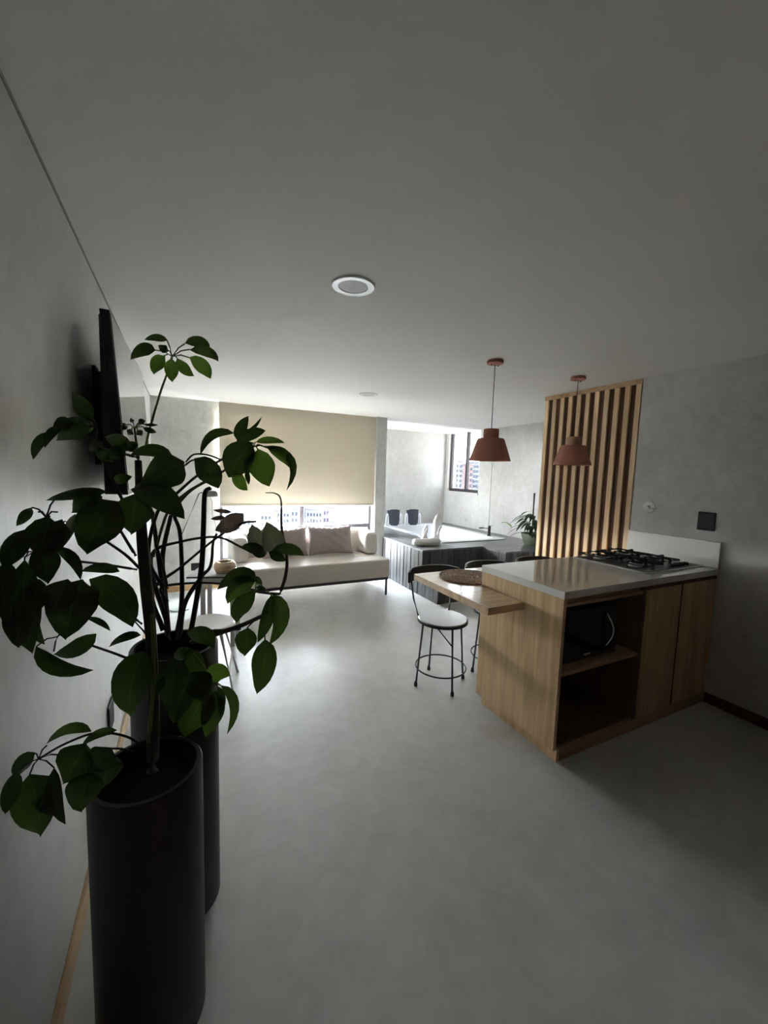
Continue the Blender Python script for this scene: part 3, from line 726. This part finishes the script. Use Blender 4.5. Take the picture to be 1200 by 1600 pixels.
fs += [tuple(range(n)), tuple(14*n+k for k in range(n))]
MB().add(vs, fs).build('roll', 'towel', t, smooth=True)
sp = []
for k in range(40):
    a = k*.42; r = .006+.0009*k
    side = Vector((-ax.y,ax.x,0)); sp.append(Vector((2.86,4.42,ZD+.046)) + ax*(-.5*L-.002) + side*r*math.cos(a)+Vector((0,0,r*.92*math.sin(a))))
MB().tube(sp, .0028, 5).build('end_spiral', 'towel', t, smooth=True)

# ------------------------------------------------------------------ TV
t = thing('television', 'black television on a wall bracket behind the tall plant', 'television', (-.25,2.22,1.38))
# near end at y=1.73, far end at y=2.77; screen leans so that its foot stands further out
def tvx(y, z): return -.218 + (2.0-z)*.062 + (y-1.73)*.015
yn, yf, z0, z1 = 1.73, 2.77, 1.393, 2.035
fr_ = MB()
P = lambda y, z, o=0: (tvx(y,z)+o, y, z)
fr_.hexa([P(yn,z0,-.03),P(yn,z0),P(yf,z0),P(yf,z0,-.03),P(yn,z1,-.03),P(yn,z1),P(yf,z1),P(yf,z1,-.03)])
fr_.build('panel', 'black_plastic', t, bevel=.002)
MB().hexa([(-.252,yn+.0,z0+.002),P(yn,z0+.002,-.0301),P(yf-.0,z0+.002,-.0301),(-.252,yf-.0,z0+.002),(-.252,yn+.0,z1-.02),P(yn,z1-.02,-.0301),P(yf-.0,z1-.02,-.0301),(-.252,yf-.0,z1-.02)]).build('rear_housing', 'black_plastic', t)
e = .010
MB().hexa([P(yn+e,z0+.018,.0003),P(yn+e,z0+.018,.0022),P(yf-e,z0+.018,.0022),P(yf-e,z0+.018,.0003),P(yn+e,z1-e,.0003),P(yn+e,z1-e,.0022),P(yf-e,z1-e,.0022),P(yf-e,z1-e,.0003)]).build('screen', 'screen_glass', t)
br = MB().box((XL+.0005,2.03,1.50),(XL+.012,2.10,1.90)).box((XL+.0005,2.40,1.50),(XL+.012,2.47,1.90)).box((XL+.0005,2.03,1.66),(XL+.012,2.47,1.74))
br.build('wall_plate', 'matte_black', t)
for y in (2.04, 2.42): MB().box((XL+.012,y,1.52),(-.2525,y+.035,1.88)).build('tilt_arm', 'matte_black', t)

# outlets on left and back walls
t = thing('wall_outlet', 'dark outlet plate low on the left wall beside the planters', 'outlet', (XL,2.15,.33), 'black outlet plates')
MB().box((XL+.0005,2.09,.27),(XL+.010,2.21,.40)).build('plate', 'matte_black', t, bevel=.003)
t = thing('wall_outlet', 'black outlet plate on the back wall above the small desk', 'outlet', (.137,YB,.29), 'black outlet plates')
MB().box((.07,YB-.010,.245),(.215,YB-.0005,.335)).build('plate', 'matte_black', t, bevel=.003)

# ------------------------------------------------------------------ small table, bowl, stool, floor lamp behind the plant
DZ = .62; NLc = Vector((.010,3.549)); wv = Vector((math.cos(R(18)),-math.sin(R(18)))); uv = Vector((math.sin(R(18)),math.cos(R(18))))
t = thing('side_table', 'small pale side table with dark edged top beside the sofa', 'table', (.22,3.62,0))
def q2(a, c): p = NLc + wv*a + uv*c; return (p.x, p.y)
TW, TD = .42, .31
MB().prism([q2(0,0),q2(TW,0),q2(TW,TD),q2(0,TD)], DZ-.016, DZ-.004).build('top_edge', 'black_plastic', t)
MB().prism([q2(.003,.003),q2(TW-.003,.003),q2(TW-.003,TD-.003),q2(.003,TD-.003)], DZ-.0039, DZ).build('top', 'desk_top', t)
MB().prism([q2(.09,.04),q2(TW-.05,.04),q2(TW-.05,TD-.04),q2(.09,TD-.04)], DZ-.066, DZ-.0162).build('apron', 'desk_leg', t)
for a in (.11, TW-.075):
    for c in (.055, TD-.055):
        p = NLc + wv*a + uv*c
        MB().prism([(p.x-.019,p.y-.012),(p.x+.019,p.y-.012),(p.x+.019,p.y+.012),(p.x-.019,p.y+.012)], 0, DZ-.0662).build('leg', 'desk_leg', t, bevel=.003)
bp_ = NLc + wv*.265 + uv*.15
t = thing('wooden_bowl', 'round tan wooden ring bowl on the small side table', 'bowl', (bp_.x,bp_.y,DZ))
prof = [(.045,.001),(.075,.004),(.090,.030),(.088,.050),(.072,.068),(.055,.070),(.050,.066),(.066,.045),(.060,.02),(.04,.012)]
MB().lathe([(r_, z_*1.35) for r_, z_ in prof], n=36).build('bowl_body', 'bowl_wood', t, smooth=True, local=True)
t = thing('round_stool', 'white round stool with splayed legs behind the rear planter', 'stool', (.135,2.87,0))
MB().lathe([(.05,.432),(.155,.434),(.172,.442),(.174,.456),(.165,.463),(.06,.457)], n=40).build('seat', 'stool_white', t, smooth='auto', local=True)
for a in (R(35), R(125), R(215), R(305)):
    MB().tube([(.12*math.cos(a),.12*math.sin(a),.434),(.252*math.cos(a),.252*math.sin(a),.0)], [.014,.010], 8).build('leg', 'desk_leg', t, smooth='auto', local=True)
for a0, a1 in ((35,305),(125,215)):
    f_ = .62; r_ = .12+.132*f_; z_ = .434*(1-f_)
    MB().tube([(r_*math.cos(R(a0)),r_*math.sin(R(a0)),z_),(r_*math.cos(R(a1)),r_*math.sin(R(a1)),z_)], .008, 8).build('stretcher', 'desk_leg', t, local=True)
lx, ly = -.05, 4.65
t = thing('floor_lamp', 'slim floor lamp with grey dome head beside the blind', 'lamp', (lx,ly,0))
MB().lathe([(.092,0),(.095,.004),(.095,.014),(.088,.018)], n=32).build('base', 'lamp_base', t, smooth='auto', local=True)
MB().tube([(0,0,.016),(.02,0,.78)], .005, 8).build('pole', 'matte_black', t, local=True)
MB().tube([(.02,0,.775),(.195,0,1.225),(.215,0,1.238),(.27,0,1.238)], .005, 8).build('arm', 'matte_black', t, smooth=True, local=True)
MB().lathe([(.060,1.198),(.062,1.20),(.055,1.235),(.035,1.258),(.008,1.264)], (.325,0,0), 28).build('dome_head', 'lamp_grey', t, smooth='auto', local=True)
MB().tube(catmull([(.30,0,1.20),(.325,0,1.12),(.325,0,1.0),(.36,0,.86),(.35,0,.6)],5), .0018, 5).build('cord', 'matte_black', t, local=True)

# ------------------------------------------------------------------ tall planters and umbrella trees
def planter(t, x, y, r, h):
    MB().lathe([(r-.03,0),(r,.035),(r,h-.006),(r-.004,h),(r-.014,h),(r-.014,h-.07)], (x,y,0), 56, cap=True).build('planter', 'planter', t, smooth='auto')
    MB().lathe([(.001,h-.065),(r-.0145,h-.068)], (x,y,0), 40, cap=False).build('soil', 'soil', t)
P1 = thing('potted_umbrella_tree', 'umbrella tree with big dark leaves in the nearest tall black planter', 'potted plant', (-.091,1.105,0), 'umbrella trees in tall black planters')
P2 = thing('potted_umbrella_tree', 'umbrella tree with long thin stems in the rear black planter', 'potted plant', (-.031,1.410,0), 'umbrella trees in tall black planters')
planter(P1, -.091, 1.105, .127, .742)
planter(P2, -.031, 1.410, .128, .932)

def safe_at(px, py, d):
    v = FW + RT*((px-600)/F_PX) - UP*((py-800)/F_PX)
    if v.x < 0: d = min(d, -.295/v.x)
    return CAM + v*d
def stem(parent, pts, mat, name='stem', n=7, sub=5):
    """pts: (px, py, depth, radius_px)"""
    ps = [safe_at(p[0], p[1], p[2]) for p in pts]; rs = [p[3]*p[2]/F_PX for p in pts]
    cs = catmull(ps, sub)
    m = len(cs); rr = []
    for i in range(m):
        f = i/(m-1)*(len(rs)-1); k = min(int(f), len(rs)-2) if len(rs) > 1 else 0; rr.append(rs[k]+(rs[k+1]-rs[k])*(f-k))
    return MB().tube(cs, rr, n).build(name, mat, parent, smooth=True)
def leaf(parent, bx, by, tx, ty, w, d, bend=(0,0), roll=0.0, dd=0.0, mat='leaf', fold=.22, wav=1.0):
    """bx,by base and tip in photo pixels at depth d (tip at d+dd); w full width in pixels; bend moves the middle"""
    A = safe_at(bx, by, d); B = safe_at(tx, ty, d+dd)
    mx_, my_ = (bx+tx)/2+bend[0], (by+ty)/2+bend[1]
    M_ = safe_at(mx_, my_, d+dd/2-.02)
    Cc = M_*2 - (A+B)/2
    nu, nv = 8, 2
    W = w*d/F_PX/2
    view = (CAM - M_).normalized()
    rnd = random.Random(int(bx*31+ty*17+w))
    ph = rnd.random()*6
    vs = []; fs = []
    for i in range(nu+1):
        s = i/nu
        p = A*(1-s)**2 + Cc*2*s*(1-s) + B*s*s
        dr = ((Cc-A)*(1-s) + (B-Cc)*s)
        if dr.length < 1e-6: dr = B-A
        dr.normalize()
        side = dr.cross(view)
        if side.length < 1e-3: side = dr.cross(Vector((0,0,1)))
        side.normalize(); nrm = side.cross(dr).normalized()
        side = (side*math.cos(roll) + nrm*math.sin(roll)).normalized(); nrm = side.cross(dr).normalized()
        if nrm.dot(view) < 0: nrm = -nrm
        hw = W*(math.sin(math.pi*min(1, s**.82*.985+.012))**.72)
        if i == nu: hw = W*.02
        if i == 0: hw = W*.05
        for j in range(-nv, nv+1):
            u = j/nv
            wv_ = .10*W*math.sin(s*11+ph+u*2)*abs(u)*wav
            q = p + side*(u*hw) - nrm*(fold*hw*(abs(u)**1.3)) + nrm*wv_
            if q.x < XL+.006: q.x = XL+.006+.01*rnd.random()
            vs.append(q)
    m = 2*nv+1
    for i in range(nu):
        for j in range(m-1): fs.append((i*m+j, (i+1)*m+j, (i+1)*m+j+1, i*m+j+1))
    o = MB().add(vs, fs).build('leaf', mat, parent, smooth=True, recalc=False)
    ul = o.data.uv_layers.new(name='UVMap')
    for lp in o.data.loops: ul.data[lp.index].uv = ((lp.vertex_index % m)/nv-1, (lp.vertex_index//m)/nu)
    return o
def petioles(parent, hub, d, tips, r=1.6, mat='stem_green'):
    mb = MB(); h = safe_at(hub[0], hub[1], d)
    for x, y in tips:
        e = safe_at(x, y, d); mid = (h+e)/2 + Vector((0,0,.006)); mb.tube([h, mid, e], r*d/F_PX, 5)
    return mb.build('petiole', mat, parent, smooth=True)

# --- tree 1 (front planter): trunk and leaves, depth about 0.9
D1 = .93
stem(P1, [(238,1205,.93,9),(240,1110,.94,8.5),(236,1000,.96,8),(229,920,.97,9),(222,840,.98,8),(218,770,.99,6),(216,720,1.0,5)], 'bark', 'trunk', 9)
stem(P1, [(232,1160,.91,3),(240,1060,.92,3),(238,960,.93,2.5)], 'stem_green')
for a in ([(214,890,.96,2),(165,882,.92,2),(122,877,.88,1.8)], [(222,892,.97,2.4),(195,866,.93,2.2),(160,842,.9,2),(150,832,.9,1.8)],
          [(212,868,.97,2.4),(196,842,.94,2.2),(180,815,.92,1.8)], [(222,975,.96,2),(180,945,.93,2),(128,922,.88,1.8)],
          [(232,1045,.95,2),(195,1027,.92,2),(142,1008,.87,1.8)], [(228,990,.96,2),(205,965,.94,1.6)],
          [(222,1165,.90,1.8),(195,1150,.89,1.8),(150,1145,.87,1.8),(100,1163,.85,1.8),(62,1185,.84,1.6)],
          [(212,1175,.90,1.6),(190,1170,.89,1.6),(165,1170,.88,1.4)],
          [(198,795,.96,2.5),(176,750,.96,2.4),(160,715,.97,2.2),(152,690,.98,2)], [(215,715,1.0,2.4),(180,705,.98,2),(145,695,.96,1.8)],
          [(216,720,1.0,3),(214,700,1.0,2),(210,669,1.0,1.2)], [(100,815,.86,1.6),(140,822,.9,1.6),(170,842,.93,1.6)]):
    stem(P1, a, 'stem_brown', 'branch')
petioles(P1, (210,669), 1.0, [(196,664),(207,660),(221,662),(232,663),(232,671),(217,675),(204,674)], 1.0)
for l in ((198,664,188,663,6),(208,661,204,653,6),(216,660,227,657,9),(226,664,247,664,5),(224,669,245,676,9),(214,672,222,681,11),(207,672,199,679,11),(200,667,186,670,7)):
    leaf(P1, *l, 1.0, fold=.15)
LV1 = [
 # upper left group by the television
 (143,655,113,612,24,1.02),(82,677,52,718,15,.92,(-6,-6)),(140,668,88,688,28,.96,(0,-4)),(146,660,118,672,22,1.0),
 (203,704,164,682,26,.99,(0,-3)),(216,703,196,691,18,.98),(160,690,140,705,18,.98),(150,700,178,722,20,.98),
 (269,712,204,711,20,.95,(0,-8)),(288,722,222,762,54,.93,(3,-4)),
 (167,768,72,782,17,.88,(0,-3)),(183,783,136,866,64,.88,(-6,-4)),(212,773,204,834,54,.92),(205,764,288,811,34,.93,(8,-6)),(210,760,284,790,26,.95,(4,-8)),
 # left group against the wall
 (50,793,26,822,15,.80),(78,808,60,872,50,.80),(40,828,5,888,32,.76),(118,803,96,856,15,.86,(0,0),0,0,'leaf_pale'),
 (85,857,126,906,17,.84,(8,-8)),(68,850,74,912,38,.80),(38,876,50,1021,42,.78,(-6,4)),(12,876,2,952,28,.75),(0,885,12,985,20,.74),
 (130,906,104,998,66,.83,(-6,0)),(140,905,208,979,48,.90,(10,-8)),(187,893,127,893,16,.90,(0,-6)),(135,965,172,986,9,.86,(4,-3)),
 (150,990,84,1022,26,.84,(0,8)),(50,953,70,1007,15,.80,(-6,4)),(57,1010,146,1047,24,.82,(-14,14)),(220,992,170,1011,13,.92,(0,-6)),
 # middle, over the planters
 (224,1018,203,1119,56,.90,(-8,0)),(270,1027,262,1112,46,.95,(4,0)),(258,1057,240,1086,13,.93),(272,1030,297,1012,20,1.0),
 # low left group
 (143,1143,73,1162,16,.86,(0,-14)),(183,1141,128,1166,13,.88,(-4,-6)),(136,1163,98,1223,58,.85),(174,1168,138,1208,44,.86),
 (142,1205,128,1268,50,.86,(-4,0)),(85,1200,102,1288,20,.84,(-8,4)),(55,1176,24,1216,22,.83,(-4,-4)),(46,1211,62,1306,60,.83,(4,0)),(26,1205,8,1272,22,.82),
 (176,1178,160,1230,40,.88),(60,1240,86,1272,24,.83),
 (112,662,84,676,22,.94,(0,-6)),(132,664,100,660,14,.95,(0,-4)),(96,668,70,700,13,.92,(-4,-6)),
 (24,940,30,1012,34,.76),(98,812,84,868,34,.82,(0,0),.4),(160,778,112,800,40,.87,(0,-4)),(105,905,80,960,44,.81),
 (150,915,120,950,30,.85),(62,905,44,968,36,.79),(196,700,168,716,22,.97),(176,752,206,744,16,.97),
]
for l in LV1: leaf(P1, *l)
petioles(P1, (152,668), .98, [(143,655),(84,677),(140,668),(146,660),(150,690)], 1.6, 'stem_brown')
petioles(P1, (72,808), .82, [(50,793),(78,808),(40,828),(86,780),(60,800),(90,800)], 1.4, 'stem_brown')
petioles(P1, (40,870), .79, [(38,878),(12,876),(50,862),(60,868)], 1.2, 'stem_brown')
petioles(P1, (60,1186), .84, [(55,1178),(46,1211),(85,1200),(30,1205),(73,1165),(100,1180)], 1.2, 'stem_brown')
petioles(P1, (90,995), .83, [(57,1010),(84,1018),(104,985),(110,990)], 1.2, 'stem_brown')

# --- tree 2 (rear planter): stems and leaves, depth about 1.25
for a in ([(262,1000,1.25,4),(258,950,1.25,3.6),(250,890,1.25,3.2),(238,800,1.25,3)],
          [(264,1000,1.28,4),(258,930,1.28,4),(254,870,1.28,3.6),(267,805,1.28,3)],
          [(275,998,1.27,4),(284,940,1.27,3.6),(282,840,1.27,3),(272,806,1.27,2.6)],
          [(296,998,1.26,4),(304,955,1.26,4),(315,885,1.26,4.2),(318,820,1.26,3.8),(320,772,1.26,3.6),(329,762,1.26,3)],
          [(280,1000,1.24,4),(288,945,1.24,3.6),(313,903,1.24,3),(329,884,1.23,2.4),(333,848,1.22,2),(339,834,1.22,1.8)],
          [(262,975,1.22,4),(238,900,1.22,3.4),(240,862,1.22,3),(280,847,1.2,2),(338,839,1.18,1.8),(377,855,1.16,1.8),(402,868,1.15,1.6)],
          [(255,985,1.22,4),(238,925,1.22,3.2),(283,886,1.2,2),(338,841,1.18,1.8),(378,818,1.16,1.8),(400,815,1.15,1.5)],
          [(262,940,1.22,2.4),(252,918,1.22,2.2),(300,911,1.21,1.8),(345,912,1.2,1.6),(366,915,1.2,1.5),(398,922,1.2,1.6)],
          [(255,920,1.2,3),(232,870,1.2,3),(246,800,1.2,2.6),(277,770,1.2,2.2),(310,742,1.2,2.0),(352,715,1.2,2.0),(396,698,1.2,1.6)],
          [(275,790,1.2,2.4),(300,765,1.2,2.2),(340,742,1.2,1.8),(392,706,1.2,1.5)],
          [(290,722,1.15,1.6),(303,710,1.15,1.4),(325,711,1.16,1.3),(350,720,1.17,1.3)],
          [(288,728,1.14,1.6),(298,720,1.14,1.4),(306,718,1.14,1.2)],
          [(262,920,1.18,2.2),(253,880,1.18,2.2),(243,850,1.18,2)],
          [(330,985,1.22,2.2),(352,985,1.2,2.0),(376,983,1.18,1.6)]):
    stem(P2, a, 'stem_brown')
stem(P2, [(240,870,1.2,2.2),(262,800,1.19,2),(290,771,1.19,2),(320,752,1.19,1.8)], 'stem_green')
stem(P2, [(226,705,1.18,2),(234,670,1.18,1.8),(250,615,1.18,1.6),(260,587,1.18,1.5),(269,558,1.18,1.5)], 'stem_green')
stem(P2, [(300,1003,1.26,4.5),(327,994,1.22,4.2),(370,980,1.19,3.6),(410,962,1.16,3),(418,955,1.15,2.4)], 'stem_brown', 'branch')
stem(P2, [(437,928,1.17,2.6),(446,900,1.17,2.8),(448,870,1.17,2.4),(440,825,1.17,2),(439,782,1.17,1.3),(430,771,1.17,1),(415,770,1.17,.6)], 'dry_stem', 'dry_stem')
stem(P2, [(400,925,1.2,1.8),(420,927,1.18,2),(437,928,1.17,2)], 'stem_brown')
petioles(P2, (269,557), 1.18, [(261,532),(242,547),(262,547),(256,556),(267,561),(277,560),(296,559),(297,546),(289,537)], 1.1)
LV2 = [
 (262,532,226,531,11,1.18,(0,-4)),(243,547,204,562,19,1.18,(0,-8)),(263,549,247,540,13,1.18),(257,556,240,585,20,1.17,(-3,-2)),(267,560,269,597,20,1.16),
 (277,560,303,588,17,1.17,(-2,2)),(296,559,329,592,22,1.17,(4,-3)),(297,547,341,565,16,1.19,(6,-6)),(289,536,328,545,17,1.2,(4,-6)),
 (366,677,313,711,14,1.19,(-8,-14)),(370,687,388,650,18,1.2,(-2,0)),(376,681,409,651,6,1.2,(2,4)),(370,690,415,673,18,1.19,(2,-4)),
 (394,692,358,746,50,1.17,(-4,0)),(368,732,387,766,19,1.18,(-3,4)),(385,735,389,757,8,1.18),(391,711,388,740,18,1.18,(0,0),0,0,'leaf'),
 (400,691,445,692,11,1.21,(0,-4)),(403,702,421,760,40,1.18,(-2,0)),(418,700,453,732,20,1.2,(8,-4)),(410,697,448,766,13,1.2,(26,-12)),
 (304,716,342,763,36,1.13,(4,-2)),
 (380,802,336,829,27,1.17,(0,4),0,0,'leaf_dry'),(362,800,333,797,7,1.17,(0,0),0,0,'leaf_dry'),(352,808,329,811,7,1.17,(0,0),0,0,'leaf_dry'),
 (416,866,394,819,28,1.16,(-4,0),0,0,'leaf_pale'),(432,868,416,816,34,1.16,(2,0),0,0,'leaf_pale'),(424,861,475,869,18,1.15,(4,-7)),(420,863,447,876,16,1.15),
 (413,861,378,853,15,1.15,(0,-2)),(416,863,393,860,13,1.14,(0,4)),
 (401,906,340,921,26,1.18,(2,-14)),(399,908,356,943,30,1.17,(-6,-8)),(399,924,369,973,28,1.18,(-8,0)),(424,930,402,1004,21,1.17,(4,2)),(426,929,421,1008,26,1.17,(16,-4)),
 (400,917,416,921,8,1.17),(398,900,410,915,9,1.17),
 (386,981,382,1025,33,1.16),(414,999,402,1084,38,1.15,(4,0)),
 (292,990,335,1013,26,1.14,(6,-8)),(296,1013,304,1086,30,1.06,(6,0)),(320,1062,360,1056,28,1.06,(0,-8)),(340,1072,346,1114,11,1.05,(4,0)),
 (345,1071,355,1147,15,1.05,(16,-8)),(325,1074,288,1152,54,1.02,(-2,0)),(337,1080,320,1152,34,1.03,(3,0)),(300,1050,325,1090,40,1.03),(285,1075,270,1130,36,1.0),
]
BACKLIT = {(257,556),(267,560),(277,560),(296,559),(391,711),(400,691),(403,702),(418,700),(368,732),(320,1062)}
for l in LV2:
    if (l[0], l[1]) in BACKLIT: leaf(P2, *l[:6], bend=l[6] if len(l) > 6 else (0,0), mat='leaf_backlit')
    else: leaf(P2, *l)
petioles(P2, (397,698), 1.19, [(394,692),(403,702),(400,691),(410,697),(418,700),(391,711),(376,684)], 1.2)
petioles(P2, (400,912), 1.17, [(401,906),(399,924),(424,930),(399,908)], 1.2)
petioles(P2, (335,1070), 1.05, [(322,1060),(345,1071),(325,1074),(340,1072),(303,1020)], 1.2)
petioles(P2, (412,962), 1.16, [(386,981),(414,999)], 1.2, 'stem_brown')

# ------------------------------------------------------------------ plant on the tub deck
px0 = at(838, 852, z=ZD); dx_, dy_ = 4.36, 4.02
t = thing('deck_plant', 'small leafy plant in a grey green pot on the tub deck', 'potted plant', (dx_,dy_,ZD))
MB().lathe([(.10,0),(.13,.03),(.165,.14),(.17,.16),(.158,.16),(.15,.12)], n=32).build('pot', 'deck_pot', t, smooth='auto', local=True)
MB().lathe([(.001,.135),(.153,.132)], n=24, cap=False).build('soil', 'soil', t, local=True)
MB().tube([(.0,.03,.13),(-.0,.03,.72)], .012, 8).build('support_stake', 'matte_black', t, local=True)
rnd = random.Random(3)
def world_leaf(parent, A, B, C, w, mat):
    vs = []; fs = []; n = 7
    for i in range(n+1):
        s = i/n; p = A*(1-s)**2 + C*2*s*(1-s) + B*s*s; dr = ((C-A)*(1-s)+(B-C)*s).normalized()
        side = dr.cross(Vector((0,0,1)));  side = side.normalized() if side.length > 1e-3 else Vector((1,0,0))
        hw = w/2*math.sin(math.pi*min(1, s**.8*.98+.015))**.8
        for u in (-1,0,1):
            q = p+side*u*hw+Vector((0,0,-.15*hw*abs(u))); q.x = min(q.x, .225); q.z = max(q.z, .03); vs.append(q)
    for i in range(n):
        for j in range(2): fs.append((i*3+j,(i+1)*3+j,(i+1)*3+j+1,i*3+j+1))
    return MB().add(vs, fs).build('leaf', mat, parent, smooth=True, local=True, recalc=False)
base = Vector((0,0,.13))
st = MB()
for k in range(30):
    a = rnd.uniform(0, 2*math.pi) if k > 14 else rnd.uniform(R(110), R(250)); rad = rnd.uniform(.10,.30); hgt = rnd.uniform(.16,.46)
    e = Vector((rad*math.cos(a)*.6, rad*math.sin(a)*.6, hgt)); st.tube([base, base*.5+e*.5+Vector((0,0,.05)), e], .004, 5)
    out = Vector((math.cos(a), math.sin(a), rnd.uniform(-.6,.1))).normalized(); L = rnd.uniform(.16,.26)
    world_leaf(t, e, e+out*L+Vector((0,0,-.05)), e+out*L*.5+Vector((0,0,.04)), rnd.uniform(.04,.065), 'leaf_deck')
e = Vector((-.31,.10,.24)); st.tube([base, Vector((-.16,.05,.16)), Vector((-.30,.10,.12)), e], .003, 5)
world_leaf(t, e, e+Vector((-.16,.05,.06)), e+Vector((-.07,.02,.11)), .10, 'leaf_fresh')
st.build('stems', 'stem_brown', t, smooth=True)

# ------------------------------------------------------------------ city outside
GZ = -60.0
struct(MB().box((-900,30,GZ-2),(2200,3000,GZ)).build('city_ground', 'city_ground'))
hv = []; hf = []; nn = 40
hc = at(420, 800, y=900)
for i in range(nn+1):
    for j in range(7):
        x = hc.x-420+840*i/nn; y = 900+60*j
        z = GZ + (95*math.exp(-((x-hc.x+60)/190)**2) + 12*math.sin(i*.7))*math.sin(math.pi*min(1, j/6))**.7
        hv.append((x,y,max(GZ-1,z)))
for i in range(nn):
    for j in range(6): hf.append((i*7+j,(i+1)*7+j,(i+1)*7+j+1,i*7+j+1))
struct(MB().add(hv, hf).build('hills', 'hill_green', smooth=True))
def building(px0, px1, py_top, depth, mat, label, cols, rows, vert=3.2, thick=12):
    """a block whose camera-facing front spans px0..px1 at its top, standing on the ground"""
    A = at(px0, py_top, d=depth); B = at(px1, py_top, d=depth)
    zt = max(A.z, B.z); ww = (Vector((B.x-A.x, B.y-A.y, 0))).length; ang = math.atan2(B.y-A.y, B.x-A.x)
    t = thing('apartment_building', label, 'building', ((A.x+B.x)/2,(A.y+B.y)/2,GZ), 'city buildings outside the windows'); t.rotation_euler = (0,0,ang)
    hh = zt-GZ
    MB().box((-ww/2,0,0),(ww/2,thick,hh)).build('wall', mat, t, local=True)
    MB().box((-ww/2-.3,-.3,hh),(ww/2+.3,thick+.3,hh+.7)).build('roof_slab', mat[:mat.index('_')]+'_grey', t, local=True)
    s0 = None; cw = ww/cols
    for i in range(cols):
        for j in range(rows):
            if s0 is None: s0 = MB().box((-cw*.27,-.12,-vert*.25),(cw*.27,.02,vert*.25)).build('window_pane', mat[:mat.index('_')]+'_glass', t, local=True); o = s0
            else: o = s0.copy(); col.objects.link(o); o.parent = t
            o.location = (-ww/2+cw*(i+.5), 0, hh-vert*(j+.8))
# through the strip under the blind
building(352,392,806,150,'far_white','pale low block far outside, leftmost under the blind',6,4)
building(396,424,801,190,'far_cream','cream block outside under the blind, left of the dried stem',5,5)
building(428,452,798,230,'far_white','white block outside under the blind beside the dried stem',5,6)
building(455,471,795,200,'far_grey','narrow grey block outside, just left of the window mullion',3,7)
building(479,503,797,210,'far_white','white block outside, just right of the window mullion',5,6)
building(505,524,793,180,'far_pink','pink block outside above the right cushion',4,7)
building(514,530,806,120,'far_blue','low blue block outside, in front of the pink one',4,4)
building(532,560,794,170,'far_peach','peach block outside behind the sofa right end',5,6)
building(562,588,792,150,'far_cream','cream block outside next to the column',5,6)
# through the alcove window
building(705,724,722,260,'city_white','white tower seen in the left pane of the alcove window',3,13)
building(729,739,726,230,'city_pink','pink tower seen in the right pane of the alcove window',2,12)
building(740,752,723,260,'city_grey','grey tower at the right edge of the alcove window',3,13)
building(694,706.5,640,60,'city_brick','brick building side at the left edge of the alcove window',2,14)
